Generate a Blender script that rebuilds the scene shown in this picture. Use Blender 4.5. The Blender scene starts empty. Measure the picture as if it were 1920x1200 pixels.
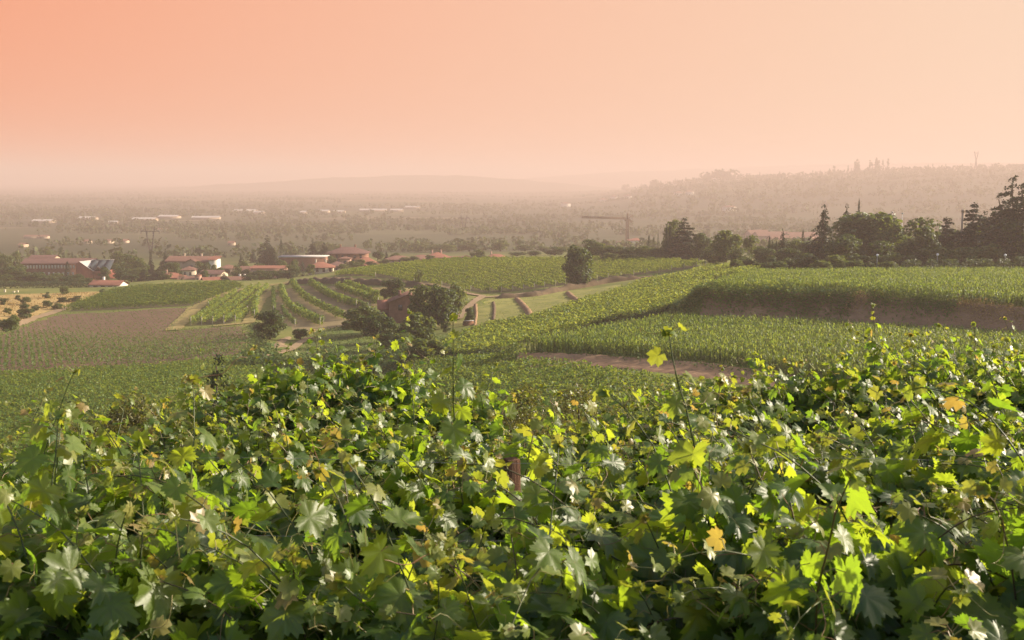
import bpy, math, random
import numpy as np
from mathutils import Vector, Matrix
from mathutils.geometry import delaunay_2d_cdt
# ------------------------------------------------------------------ camera, sky, sun, exposure
S = bpy.context.scene
COL = S.collection
RAD = math.radians
FPX, HORIZON = 2200.0, 335.0                      # focal length in pixels of a 1920 px wide frame, row of the true horizon
PITCH = math.atan((600 - HORIZON) / FPX)
cam_d = bpy.data.cameras.new('camera')
cam_d.sensor_fit = 'HORIZONTAL'; cam_d.sensor_width = 36.0
cam_d.lens = 36.0 * FPX / 1920.0
cam_d.clip_start = 0.05; cam_d.clip_end = 40000
cam_d.dof.use_dof = True; cam_d.dof.focus_distance = 30.0; cam_d.dof.aperture_fstop = 11.0
cam = bpy.data.objects.new('camera', cam_d); COL.objects.link(cam)
cam.location = (0, 0, 0); cam.rotation_euler = (math.pi / 2 - PITCH, 0, 0)
S.camera = cam

SUN_EL, SUN_AZ = RAD(22), RAD(72)
SUN = Vector((math.sin(SUN_AZ) * math.cos(SUN_EL), math.cos(SUN_AZ) * math.cos(SUN_EL), math.sin(SUN_EL)))
W = bpy.data.worlds.new('World'); S.world = W; W.use_nodes = True
wn, wl = W.node_tree.nodes, W.node_tree.links
wn.clear()
w_out = wn.new('ShaderNodeOutputWorld'); w_bg = wn.new('ShaderNodeBackground')
w_bg.inputs['Strength'].default_value = 0.05
w_sky = wn.new('ShaderNodeTexSky'); w_sky.sky_type = 'NISHITA'; w_sky.sun_disc = False
w_sky.sun_elevation = SUN_EL; w_sky.sun_rotation = SUN_AZ; w_sky.dust_density = 4.0; w_sky.altitude = 100
w_tc = wn.new('ShaderNodeTexCoord'); w_sep = wn.new('ShaderNodeSeparateXYZ')
wl.new(w_tc.outputs['Generated'], w_sep.inputs[0])
def wmath(op, a, b=None, clamp=False):
    n = wn.new('ShaderNodeMath'); n.operation = op; n.use_clamp = clamp
    for i, v in enumerate((a, b)):
        if v is None: continue
        if isinstance(v, (int, float)): n.inputs[i].default_value = v
        else: wl.new(v, n.inputs[i])
    return n.outputs[0]
# the sunset band: salmon away from the sun, pale apricot towards it and towards the horizon
w_az = wmath('MULTIPLY', w_sep.outputs['X'], 1.12)
w_hi = wmath('MULTIPLY', w_sep.outputs['Z'], -0.45)
w_t = wmath('ADD', wmath('ADD', w_az, w_hi), 0.5, True)
w_ramp = wn.new('ShaderNodeValToRGB')
wl.new(w_t, w_ramp.inputs[0])
el = w_ramp.color_ramp.elements
SKY_STOPS = [(0.0, (9.2, 3.6, 2.05)), (0.20, (9.25, 4.35, 2.75)), (0.42, (9.3, 5.1, 3.45)), (0.80, (9.3, 6.3, 4.55)), (1.0, (9.3, 6.8, 5.1))]
el[0].position, el[0].color = SKY_STOPS[0][0], (*[c / 10 for c in SKY_STOPS[0][1]], 1)
el[1].position, el[1].color = SKY_STOPS[-1][0], (*[c / 10 for c in SKY_STOPS[-1][1]], 1)
for p, c in SKY_STOPS[1:-1]:
    e = el.new(p); e.color = (*[k / 10 for k in c], 1)
w_mul = wn.new('ShaderNodeVectorMath'); w_mul.operation = 'SCALE'; w_mul.inputs['Scale'].default_value = 10.0
wl.new(w_ramp.outputs[0], w_mul.inputs[0])
w_band = wn.new('ShaderNodeMapRange'); w_band.inputs['From Min'].default_value = 0.62; w_band.inputs['From Max'].default_value = 0.22
w_band.interpolation_type = 'SMOOTHSTEP'
wl.new(w_sep.outputs['Z'], w_band.inputs['Value'])
w_front = wn.new('ShaderNodeMapRange'); w_front.inputs['From Min'].default_value = -0.3; w_front.inputs['From Max'].default_value = 0.6
w_front.interpolation_type = 'SMOOTHSTEP'
wl.new(w_sep.outputs['Y'], w_front.inputs['Value'])
w_fac = wmath('MULTIPLY', w_band.outputs[0], w_front.outputs[0])
w_mix = wn.new('ShaderNodeMix'); w_mix.data_type = 'RGBA'
wl.new(w_fac, w_mix.inputs['Factor']); w_sm = wn.new('ShaderNodeVectorMath'); w_sm.operation = 'SCALE'; w_sm.inputs['Scale'].default_value = 2.6; wl.new(w_sky.outputs[0], w_sm.inputs[0]); wl.new(w_sm.outputs[0], w_mix.inputs['A']); wl.new(w_mul.outputs[0], w_mix.inputs['B'])
wl.new(w_mix.outputs['Result'], w_bg.inputs['Color']); wl.new(w_bg.outputs[0], w_out.inputs['Surface'])

sun_d = bpy.data.lights.new('sun', 'SUN'); sun_d.energy = 5.0; sun_d.angle = RAD(0.6); sun_d.color = (1.0, 0.87, 0.69)
sun = bpy.data.objects.new('sun', sun_d); COL.objects.link(sun)
sun.rotation_euler = SUN.to_track_quat('Z', 'Y').to_euler()
S.view_settings.view_transform = 'Standard'; S.view_settings.look = 'None'
S.view_settings.exposure = 1.0; S.view_settings.gamma = 1.0
cy = S.cycles
cy.max_bounces = 7; cy.diffuse_bounces = 3; cy.glossy_bounces = 2; cy.transmission_bounces = 5; cy.transparent_max_bounces = 4
cy.volume_bounces = 2; cy.use_denoising = True; cy.caustics_reflective = False; cy.caustics_refractive = False
cy.sample_clamp_indirect = 6.0

# ------------------------------------------------------------------ helpers
RNG = np.random.default_rng(11)
random.seed(5)
def tag(o, label=None, cat=None, group=None, kind=None):
    for k, v in (('label', label), ('category', cat), ('group', group), ('kind', kind)):
        if v: o[k] = v
    return o
def link(name, me, mat=None, parent=None, loc=None):
    if mat is not None and me is not None and not me.materials:
        for m in (mat if isinstance(mat, (list, tuple)) else [mat]): me.materials.append(m)
    o = bpy.data.objects.new(name, me); COL.objects.link(o)
    if parent is not None: o.parent = parent
    if loc is not None: o.location = loc
    return o
def empty(name, loc=(0, 0, 0), rz=0.0, sc=None):
    o = bpy.data.objects.new(name, None); COL.objects.link(o)
    o.location = loc; o.rotation_euler = (0, 0, rz); o.empty_display_size = 0.2
    if sc is not None: o.scale = sc
    return o
def mesh_np(name, V, faces, mids=None, smooth=False):
    """V (n,3); faces: list of int arrays (m,k); mids: list of material indices (scalars or arrays) per face array"""
    me = bpy.data.meshes.new(name)
    V = np.asarray(V, np.float32)
    faces = [np.asarray(f, np.int32) for f in faces if len(f)]
    loops = np.concatenate([f.ravel() for f in faces]); tot = np.concatenate([np.full(len(f), f.shape[1], np.int32) for f in faces])
    start = np.concatenate([[0], np.cumsum(tot)[:-1]]).astype(np.int32)
    me.vertices.add(len(V)); me.vertices.foreach_set('co', V.ravel())
    me.loops.add(len(loops)); me.loops.foreach_set('vertex_index', loops)
    me.polygons.add(len(tot)); me.polygons.foreach_set('loop_start', start); me.polygons.foreach_set('loop_total', tot)
    if mids is not None:
        mi = np.concatenate([np.broadcast_to(np.asarray(m, np.int32), (len(f),)) for m, f in zip(mids, faces)])
        me.polygons.foreach_set('material_index', mi.astype(np.int32))
    if smooth: me.polygons.foreach_set('use_smooth', np.ones(len(tot), bool))
    me.update(calc_edges=True)
    return me
def unit(a):
    return a / np.maximum(np.linalg.norm(a, axis=-1, keepdims=True), 1e-9)
class MB:
    """collects vertices and faces of one mesh"""
    def __init__(s): s.V = []; s.F = {}; s.n = 0
    def add(s, V, F):
        V = np.asarray(V, float); s.V.append(V)
        for f in F: s.F.setdefault(len(f), []).append([i + s.n for i in f])
        s.n += len(V)
    def addn(s, V, faces):
        V = np.asarray(V, float); s.V.append(V)
        for f in faces:
            f = np.asarray(f); s.F.setdefault(f.shape[1], []).extend((f + s.n).tolist())
        s.n += len(V)
    def box(s, x0, x1, y0, y1, z0, z1, M=None):
        V = np.array([[x, y, z] for z in (z0, z1) for y in (y0, y1) for x in (x0, x1)], float)
        if M is not None: V = np.array([M @ Vector(v) for v in V])
        s.add(V, [(0, 2, 3, 1), (4, 5, 7, 6), (0, 1, 5, 4), (2, 6, 7, 3), (0, 4, 6, 2), (1, 3, 7, 5)])
    def bar(s, a, b, w):
        a, b = np.array(a, float), np.array(b, float); d = unit(b - a)
        up = np.array([0, 0, 1.0]) if abs(d[2]) < .9 else np.array([1.0, 0, 0])
        e = unit(np.cross(d, up)) * w / 2; f = unit(np.cross(d, e)) * w / 2
        V = [p + i * e + j * f for p in (a, b) for i, j in ((-1, -1), (1, -1), (1, 1), (-1, 1))]
        s.add(V, [(0, 1, 2, 3), (7, 6, 5, 4), (0, 4, 5, 1), (1, 5, 6, 2), (2, 6, 7, 3), (3, 7, 4, 0)])
    def tube(s, P, R, n=6, cap=True):
        P = np.asarray(P, float); R = np.broadcast_to(np.asarray(R, float), (len(P),))
        T = unit(np.gradient(P, axis=0)); ref = np.array([0.3, 0.2, 1.0]) if abs(T[0][2]) < .8 else np.array([1.0, .1, 0])
        A = unit(np.cross(T, ref)); B = np.cross(T, A)
        th = np.arange(n) / n * 2 * np.pi
        V = (P[:, None] + R[:, None, None] * (np.cos(th)[None, :, None] * A[:, None] + np.sin(th)[None, :, None] * B[:, None])).reshape(-1, 3)
        F = [(i * n + j, i * n + (j + 1) % n, (i + 1) * n + (j + 1) % n, (i + 1) * n + j) for i in range(len(P) - 1) for j in range(n)]
        if cap: F += [tuple(range(n))[::-1], tuple((len(P) - 1) * n + j for j in range(n))]
        s.add(V, F)
    def mesh(s, name, smooth=False):
        return mesh_np(name, np.concatenate(s.V), [np.array(f) for f in s.F.values()], smooth=smooth)
    def build(s, name, mat, parent=None, loc=None, smooth=False):
        return link(name, s.mesh(name, smooth), mat, parent, loc)

# ------------------------------------------------------------------ from pixels of the 1920 x 1200 photograph to points
_cp, _sp = math.cos(PITCH), math.sin(PITCH)
def ray(px, py):
    u = (np.asarray(px, float) - 960) / FPX; v = (600 - np.asarray(py, float)) / FPX
    dy = _cp + v * _sp; dz = -_sp + v * _cp
    return u / dy, dz / dy                       # x and z per metre of depth
def P(px, py, Y):
    a, b = ray(px, py); return np.array([a * Y, Y, b * Y])

# ------------------------------------------------------------------ the lie of the land: a thin-plate surface through surveyed points
CTL = []      # px, py, depth
def C(*rows): CTL.extend(rows)
C((100, 780, 128), (100, 700, 168), (100, 650, 200), (60, 605, 255), (60, 550, 335), (0, 600, 250), (-60, 660, 190), (-60, 555, 330),
  (250, 760, 130), (300, 690, 175), (300, 640, 215), (300, 590, 265), (300, 540, 350), (150, 545, 352), (430, 535, 345), (420, 580, 275),
  (470, 640, 205), (400, 720, 150), (130, 525, 430), (20, 527, 430), (300, 518, 430), (430, 520, 430), (560, 515, 430),
  (560, 530, 345), (640, 525, 318), (720, 530, 300), (520, 545, 315), (600, 545, 306), (520, 590, 258), (600, 612, 232), (660, 560, 280),
  (550, 650, 200), (550, 690, 172), (650, 640, 205), (740, 610, 226), (820, 605, 228), (700, 680, 175), (800, 670, 172), (880, 620, 206),
  (880, 560, 262), (900, 553, 272), (1000, 553, 270), (950, 600, 218), (1000, 598, 212), (1080, 560, 248), (1170, 540, 262), (1100, 542, 276), (1200, 525, 284),
  (1300, 508, 292), (880, 656, 166), (1000, 625, 184), (1100, 590, 206), (1200, 552, 240), (1310, 515, 268), (1270, 584, 180), (1130, 610, 175),
  (1000, 488, 372), (850, 489, 368), (700, 505, 358), (1150, 488, 352), (1310, 494, 312), (1400, 508, 262), (1380, 520, 240),
  (960, 697, 131), (1100, 742, 111), (900, 748, 114), (1300, 806, 93), (900, 694, 139),
  (1000, 480, 470), (800, 488, 480), (640, 492, 480), (500, 503, 480), (300, 505, 520), (100, 503, 520), (1200, 478, 470), (1000, 472, 560), (800, 478, 560),
  (1400, 492, 400), (1600, 484, 400), (1900, 482, 400), (1400, 478, 560), (1700, 470, 560))
for px in (-350, -60, 200, 500, 800, 1100, 1400, 1700, 1980, 2270):
    C((px, 470, 700) if px < 1300 else (px, 462, 750), (px, 447, 960))
PTS = []
for px, py, Y in CTL: PTS.append(P(px, py, Y))
for px in (-350, -60, 200, 500, 800, 1100):      # the plain
    for Y in (1300, 1700, 2500, 3600, 5200, 8000, 15000):
        a, _ = ray(px, 400); PTS.append(np.array([a * Y, Y, -52.0]))
for px, prof in ((1300, ((1300, -52), (1700, -50), (2300, -30), (3000, -14), (3500, -12), (4400, -30), (5600, -52), (9000, -52), (15000, -52))),
                 (1500, ((1300, -52), (1700, -47), (2300, -20), (2900, 0), (3300, 3), (4200, -20), (5600, -52), (9000, -52), (15000, -52))),
                 (1700, ((1300, -51), (1700, -42), (2300, -10), (2800, 12), (3200, 16), (4100, -15), (5600, -52), (9000, -52), (15000, -52))),
                 (1940, ((1300, -50), (1700, -38), (2200, -4), (2700, 20), (3100, 25), (4000, -10), (5600, -52), (9000, -52), (15000, -52))),
                 (2270, ((1300, -50), (1700, -38), (2200, -4), (2700, 20), (3100, 25), (4000, -10), (5600, -52), (9000, -52), (15000, -52)))):
    for Y, z in prof:
        a, _ = ray(px, 400); PTS.append(np.array([a * Y, Y, z]))
for b in (-.9, -.45, 0, .45, .9):                  # the vineyard slope under the camera and the drop behind it
    for Y, z in ((-8, -2.3), (0, -2.7), (4, -3.0), (8, -3.4), (12, -3.85), (15, -4.5), (22, -7.0), (32, -10.3), (46, -14.5), (64, -18.6), (85, -21.5)):
        PTS.append(np.array([b * (Y + 12), Y, z - (2.5 if (b < -.2 and Y > 60) else 0)]))
for px, Y, z in ((1500, 120, -20.5), (1500, 150, -20.3), (1700, 120, -20), (1700, 150, -19.8), (1950, 120, -19.8), (1950, 150, -19.8), (1500, 190, -18), (1700, 190, -17), (1950, 190, -16.8),
                 (1450, 235, -19.4), (1600, 240, -19.5), (1800, 240, -19.5), (1980, 240, -19.5), (1600, 290, -20.5), (1900, 290, -20.5), (2270, 190, -17.8), (2270, 290, -20.5), (2270, 130, -19.8),
                 (1600, 340, -24), (1900, 340, -24), (2270, 340, -24),
                 (-350, 130, -27), (-350, 200, -28.6), (-350, 280, -31), (-350, 380, -34), (-350, 480, -37)):
    a, _ = ray(px, 500); PTS.append(np.array([a * Y, Y, z]))
PTS = np.array(PTS)
def _warp(x, y):
    return np.stack([np.asarray(x) / (np.asarray(y) + 12.0) * 2.6, np.log(np.asarray(y) + 12.0)], -1)
_K = _warp(PTS[:, 0], PTS[:, 1])
def _U(r2): return np.where(r2 > 0, 0.5 * r2 * np.log(np.maximum(r2, 1e-12)), 0.0)
def _fit():
    n = len(_K); A = np.zeros((n + 3, n + 3))
    A[:n, :n] = _U(((_K[:, None] - _K[None]) ** 2).sum(-1)) + np.eye(n) * 2e-4
    A[:n, n] = 1; A[:n, n + 1:] = _K; A[n, :n] = 1; A[n + 1:, :n] = _K.T
    return np.linalg.solve(A, np.concatenate([PTS[:, 2] , np.zeros(3)]))
_Wt = _fit()
def base_h(x, y):
    x = np.asarray(x, float); sh = x.shape; Q = _warp(x.ravel(), np.maximum(np.asarray(y, float).ravel(), -8.5)); out = np.empty(len(Q)); n = len(_K)
    for i in range(0, len(Q), 20000):
        q = Q[i:i + 20000]
        out[i:i + 20000] = _U(((q[:, None] - _K[None]) ** 2).sum(-1)) @ _Wt[:n] + _Wt[n] + q @ _Wt[n + 1:]
    return out.reshape(sh)
def inside(poly, x, y):
    poly = np.asarray(poly); r = np.zeros(x.shape, bool); j = len(poly) - 1
    for i in range(len(poly)):
        (xi, yi), (xj, yj) = poly[i][:2], poly[j][:2]
        c = ((yi > y) != (yj > y)) & (x < (xj - xi) * (y - yi) / (yj - yi + 1e-12) + xi)
        r ^= c; j = i
    return r
def sdf(poly, x, y):
    d = np.full(x.shape, 1e9); n = len(poly)
    for i in range(n):
        (x0, y0), (x1, y1) = poly[i][:2], poly[(i + 1) % n][:2]
        dx, dy = x1 - x0, y1 - y0; t = np.clip(((x - x0) * dx + (y - y0) * dy) / (dx * dx + dy * dy + 1e-9), 0, 1)
        d = np.minimum(d, np.hypot(x - x0 - t * dx, y - y0 - t * dy))
    return np.where(inside(poly, x, y), d, -d)
def sstep(t): t = np.clip(t, 0, 1); return t * t * (3 - 2 * t)
# two corn terraces with earth banks in front (crest lines as seen from the camera, then extended out of view)
def crest(z, pts): return [tuple((P(px, py, 1.0) * (z / P(px, py, 1.0)[2]))[:2]) for px, py in pts]
Z_LOW, Z_UP = -19.9, -16.6
LOW = crest(Z_LOW, [(975, 655), (1060, 658), (1180, 668), (1300, 680), (1400, 692), (1520, 712), (1700, 742), (1950, 770), (2300, 800)]) + [(150, 200), (60, 186), (27, 176), (11.4, 157)]
UP = crest(Z_UP, [(1326, 545), (1400, 547), (1500, 548), (1590, 552), (1640, 556), (1700, 560), (1790, 566), (1920, 578), (2100, 590), (2400, 600)]) + [(220, 300), (90, 262), (60, 246), (44, 228)]
def H(x, y):
    x = np.asarray(x, float); y = np.asarray(y, float)
    z = base_h(x, y)
    near = (y > 60) & (y < 330)
    if near.any():
        xs, ys, zs = x[near], y[near], z[near]
        zs = zs + (Z_LOW -   .045 * np.clip(ys - 126, 0, 32) - zs) * sstep((sdf(LOW, xs, ys) + 4.0) / 4.0)
        zs = zs + (Z_UP - .038 * np.clip(ys - 168, 0, 80) - zs) * sstep((sdf(UP, xs, ys) + 5.4) / 5.4) * sstep((300 - ys) / 40)
        z = z.copy(); z[near] = zs
    return z
def h1(x, y): return float(H(np.array([x]), np.array([y]))[0])
_Ym = np.concatenate([np.arange(20, 420, 0.5), np.geomspace(420, 9000, 900)])
def G(px, py):
    """where the sight line through a pixel meets the ground"""
    a, b = ray(px, py); z = H(a * _Ym, _Ym); k = np.argmax(b * _Ym < z)
    if k == 0: k = len(_Ym) - 1
    Y = _Ym[k]; return np.array([a * Y, Y, z[k]])
def gpoly(pts): return [tuple(G(*p)[:2]) for p in pts]
# ------------------------------------------------------------------ materials
def new_mat(name):
    m = bpy.data.materials.new(name); m.use_nodes = True
    nt = m.node_tree; nt.nodes.clear()
    return m, nt.nodes, nt.links, nt.nodes.new('ShaderNodeOutputMaterial')
def nmath(N, L, op, a, b=None, clamp=False):
    n = N.new('ShaderNodeMath'); n.operation = op; n.use_clamp = clamp
    for i, v in enumerate((a, b)):
        if v is None: continue
        if isinstance(v, (int, float)): n.inputs[i].default_value = v
        else: L.new(v, n.inputs[i])
    return n.outputs[0]
def ramp(N, L, fac, stops, interp='LINEAR'):
    r = N.new('ShaderNodeValToRGB'); r.color_ramp.interpolation = interp; e = r.color_ramp.elements
    e[0].position, e[0].color = stops[0][0], (*stops[0][1], 1); e[1].position, e[1].color = stops[-1][0], (*stops[-1][1], 1)
    for p, c in stops[1:-1]: e.new(p).color = (*c, 1)
    L.new(fac, r.inputs[0]); return r.outputs[0]
def noise(N, L, vec, scale, detail=4, rough=.55):
    n = N.new('ShaderNodeTexNoise'); n.inputs['Scale'].default_value = scale; n.inputs['Detail'].default_value = detail; n.inputs['Roughness'].default_value = rough
    if vec is not None: L.new(vec, n.inputs['Vector'])
    return n.outputs[0]
def pos(N, L, scale=None):
    g = N.new('ShaderNodeNewGeometry')
    if scale is None: return g.outputs['Position']
    m = N.new('ShaderNodeVectorMath'); m.operation = 'MULTIPLY'; m.inputs[1].default_value = scale
    L.new(g.outputs['Position'], m.inputs[0]); return m.outputs[0]
def mix(N, L, f, a, b):
    m = N.new('ShaderNodeMix'); m.data_type = 'RGBA'
    for k, v in (('Factor', f), ('A', a), ('B', b)):
        if isinstance(v, (int, float)): m.inputs[k].default_value = v
        elif isinstance(v, tuple): m.inputs[k].default_value = (*v, 1)
        else: L.new(v, m.inputs[k])
    return m.outputs['Result']
def principled(N, L, out, col, rough=.8, spec=.3, bump=None, bstr=.3, bdist=.05):
    b = N.new('ShaderNodeBsdfPrincipled'); b.inputs['Roughness'].default_value = rough; b.inputs['Specular IOR Level'].default_value = spec
    if isinstance(col, tuple): b.inputs['Base Color'].default_value = (*col, 1)
    else: L.new(col, b.inputs['Base Color'])
    if bump is not None:
        n = N.new('ShaderNodeBump'); n.inputs['Strength'].default_value = bstr; n.inputs['Distance'].default_value = bdist
        L.new(bump, n.inputs['Height']); L.new(n.outputs[0], b.inputs['Normal'])
    L.new(b.outputs[0], out.inputs['Surface']); return b
def leaf_mat(name, stops, tstops, trans=.45, rough=.5, spec=.35, patch=.05, obj_var=.0, under=None):
    """foliage: a random shade per leaf (mesh island) plus broad patches; light also comes through from behind"""
    m, N, L, out = new_mat(name)
    g = N.new('ShaderNodeNewGeometry')
    f = nmath(N, L, 'ADD', nmath(N, L, 'MULTIPLY', g.outputs['Random Per Island'], .75), nmath(N, L, 'MULTIPLY', noise(N, L, pos(N, L), patch, 2), .5))
    f = nmath(N, L, 'SUBTRACT', f, .12, True)
    if obj_var:
        oi = N.new('ShaderNodeObjectInfo')
        f = nmath(N, L, 'ADD', f, nmath(N, L, 'MULTIPLY', nmath(N, L, 'SUBTRACT', oi.outputs['Random'], .5), obj_var), True)
    c = ramp(N, L, f, stops); t = ramp(N, L, f, tstops)
    if under is not None: c = mix(N, L, g.outputs['Backfacing'], c, under)
    b = N.new('ShaderNodeBsdfPrincipled'); L.new(c, b.inputs['Base Color'])
    b.inputs['Roughness'].default_value = rough; b.inputs['Specular IOR Level'].default_value = spec
    tr = N.new('ShaderNodeBsdfTranslucent'); L.new(t, tr.inputs['Color'])
    ms = N.new('ShaderNodeMixShader'); ms.inputs[0].default_value = trans
    L.new(b.outputs[0], ms.inputs[1]); L.new(tr.outputs[0], ms.inputs[2]); L.new(ms.outputs[0], out.inputs['Surface'])
    return m
def plain_mat(name, a, b, scale=.5, rough=.85, spec=.2, stretch=None, bump=0.0):
    m, N, L, out = new_mat(name)
    n = noise(N, L, pos(N, L, stretch) if stretch else pos(N, L), scale, 8, .68)
    principled(N, L, out, ramp(N, L, n, [(.3, a), (.7, b)]), rough, spec, n if bump else None, bump, .1)
    return m
M = {}
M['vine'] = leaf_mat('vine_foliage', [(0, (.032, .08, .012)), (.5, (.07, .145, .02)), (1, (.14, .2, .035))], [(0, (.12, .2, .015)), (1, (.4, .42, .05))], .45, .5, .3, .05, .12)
M['vine_far'] = leaf_mat('vine_foliage_bright', [(0, (.045, .095, .014)), (.5, (.09, .165, .024)), (1, (.17, .23, .04))], [(0, (.16, .24, .02)), (1, (.48, .48, .06))], .5, .5, .3, .04, .1)  # a brighter leaf green than the plain vine foliage
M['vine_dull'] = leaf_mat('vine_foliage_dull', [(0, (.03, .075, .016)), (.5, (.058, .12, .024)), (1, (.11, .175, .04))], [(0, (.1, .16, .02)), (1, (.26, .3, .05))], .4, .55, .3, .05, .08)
M['corn'] = leaf_mat('corn_leaf', [(0, (.04, .085, .014)), (.5, (.085, .15, .022)), (1, (.22, .25, .06))], [(0, (.14, .24, .02)), (1, (.45, .48, .06))], .45, .45, .35, .06)
M['dark'] = leaf_mat('tree_foliage', [(0, (.016, .035, .01)), (.5, (.035, .063, .014)), (1, (.08, .115, .026))], [(0, (.06, .11, .012)), (1, (.24, .28, .035))], .35, .5, .3, .3, .3)
M['light'] = leaf_mat('light_tree_foliage', [(0, (.03, .055, .012)), (.5, (.06, .095, .02)), (1, (.12, .15, .034))], [(0, (.09, .15, .014)), (1, (.3, .32, .04))], .4, .5, .3, .3, .3)
M['pylon_steel'] = plain_mat('dark_pylon_steel', (.05, .045, .04), (.08, .07, .06), 1, .8)
M['conifer'] = leaf_mat('conifer_needles', [(0, (.012, .024, .011)), (.5, (.022, .038, .015)), (1, (.045, .06, .022))], [(0, (.02, .035, .01)), (1, (.07, .09, .02))], .2, .6, .25, .3, .3)
M['olive'] = leaf_mat('olive_shrub_foliage', [(0, (.04, .045, .012)), (.5, (.085, .085, .02)), (1, (.17, .15, .04))], [(0, (.1, .12, .012)), (1, (.34, .3, .05))], .4, .38, .5, .6)
M['dry'] = leaf_mat('dry_grass_blades', [(0, (.2, .13, .04)), (.5, (.34, .23, .08)), (1, (.46, .34, .14))], [(0, (.25, .16, .04)), (1, (.45, .32, .1))], .35, .7, .2, .2)
M['woods'] = leaf_mat('woods_foliage', [(0, (.04, .056, .022)), (.5, (.06, .08, .028)), (1, (.09, .11, .036))], [(0, (.08, .1, .025)), (1, (.16, .18, .035))], .25, .7, .2, .004)
M['trunk'] = plain_mat('bark', (.05, .035, .022), (.12, .085, .055), 6, .95)
M['soil'] = plain_mat('ploughed_soil', (.1, .06, .036), (.165, .1, .062), .6, .95)
M['track'] = plain_mat('dusty_track', (.22, .15, .08), (.33, .23, .13), .7, .95)
M['verge'] = plain_mat('dry_verge', (.14, .13, .035), (.36, .26, .1), .5, .95)
M['earth'] = plain_mat('earth_bank', (.2, .115, .062), (.32, .195, .11), .5, .95, stretch=(1, 1, 3), bump=.5)
M['earth_dark'] = plain_mat('grassy_bank', (.07, .05, .03), (.15, .1, .055), .6, .95)
M['hay'] = plain_mat('cut_hay', (.19, .11, .055), (.3, .19, .1), 1.5, .95)
M['meadow'] = plain_mat('mown_meadow', (.12, .14, .028), (.3, .27, .07), .3, .95)
M['drygrass'] = plain_mat('dry_meadow', (.22, .15, .05), (.46, .32, .12), .25, .95)
M['lawn'] = plain_mat('grass_slope', (.06, .1, .016), (.17, .19, .04), .5, .95)
# ground: grass near by, a patchwork of fields on the plain
m, N, L, out = new_mat('ground'); M['ground'] = m
p = pos(N, L); d = N.new('ShaderNodeSeparateXYZ'); L.new(p, d.inputs[0])
near = ramp(N, L, nmath(N, L, 'ADD', nmath(N, L, 'MULTIPLY', noise(N, L, p, .06, 8, .7), .65), nmath(N, L, 'MULTIPLY', noise(N, L, p, 1.1, 6, .75), .35)), [(.3, (.07, .1, .018)), (.46, (.12, .14, .03)), (.56, (.17, .17, .04)), (.7, (.3, .23, .09))])
v = N.new('ShaderNodeTexVoronoi'); v.inputs['Scale'].default_value = .0055; v.inputs['Randomness'].default_value = .8
warp = N.new('ShaderNodeVectorMath'); warp.operation = 'MULTIPLY'; warp.inputs[1].default_value = (.55, 1.0, 0); L.new(p, warp.inputs[0]); L.new(warp.outputs[0], v.inputs['Vector'])
sepc = N.new('ShaderNodeSeparateColor'); L.new(v.outputs['Color'], sepc.inputs[0])
far = ramp(N, L, sepc.outputs[0], [(0, (.03, .04, .016)), (.3, (.042, .052, .019)), (.55, (.075, .085, .03)), (.66, (.045, .055, .02)), (.9, (.15, .115, .06)), (.95, (.035, .045, .018)), (1, (.035, .045, .018))], 'CONSTANT')
far = mix(N, L, .35, far, ramp(N, L, noise(N, L, p, .02, 5), [(.3, (.025, .033, .014)), (.7, (.07, .075, .03))]))
fy = nmath(N, L, 'DIVIDE', nmath(N, L, 'SUBTRACT', d.outputs['Y'], 430), 250, True)
principled(N, L, out, mix(N, L, fy, near, far), .95, .15)

# ------------------------------------------------------------------ the ground sheet
_rows = np.concatenate([np.linspace(-8, 14, 24)[:-1], np.geomspace(14, 100, 60)[:-1], np.arange(100, 330, .9), np.geomspace(330, 18000, 190)])
_cols = np.concatenate([np.linspace(-1.5, -.6, 20)[:-1], np.linspace(-.6, .6, 300), np.linspace(.6, 1.5, 20)[1:]])
gx = _cols[None] * (_rows[:, None] + 12); gy = np.broadcast_to(_rows[:, None], gx.shape); gz = H(gx, gy)
nr, nc = gx.shape; idx = np.arange(nr * nc).reshape(nr, nc)
F = np.stack([idx[:-1, :-1], idx[:-1, 1:], idx[1:, 1:], idx[1:, :-1]], -1).reshape(-1, 4)
tag(link('ground', mesh_np('ground', np.stack([gx, gy, gz], -1).reshape(-1, 3), [F], smooth=True), M['ground']), kind='structure', label='rolling grassy ground running out to the hazy plain')

def densify(poly, step):
    out = []
    for i in range(len(poly)):
        a, b = np.array(poly[i]), np.array(poly[(i + 1) % len(poly)]); n = max(1, int(np.hypot(*(b - a)) / step))
        out += [tuple(a + (b - a) * k / n) for k in range(n)]
    return out
def drape(name, poly, mat, off=.12, step=2.2, label=None, kind='structure', wob=.35, skirt=True):
    poly = densify(poly, step); q = np.array(poly) + RNG.normal(0, wob, (len(poly), 2)); n = len(q)
    x0, y0 = q.min(0); x1, y1 = q.max(0)
    xs, ys = np.meshgrid(np.arange(x0, x1, step), np.arange(y0, y1, step)); xs = xs.ravel(); ys = ys.ravel()
    k = sdf(q, xs, ys) > step * .5; pts = [Vector(p) for p in q] + [Vector((a, b)) for a, b in zip(xs[k], ys[k])]
    r = delaunay_2d_cdt(pts, [], [list(range(n))], 1, 1e-4)
    V = np.array([tuple(v) for v in r[0]]); z = H(V[:, 0], V[:, 1]) + off * .7
    if skirt: z[np.abs(sdf(q, V[:, 0], V[:, 1])) < .05] -= off * .7 + .06
    F = np.array([f if True else f for f in r[2] if len(f) == 3])
    a, b, c = V[F[:, 0]], V[F[:, 1]], V[F[:, 2]]
    flip = ((b - a)[:, 0] * (c - a)[:, 1] - (b - a)[:, 1] * (c - a)[:, 0]) < 0
    F[flip] = F[flip][:, ::-1]
    return tag(link(name, mesh_np(name, np.column_stack([V, z]), [F], smooth=True), mat), kind=kind, label=label)
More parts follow.
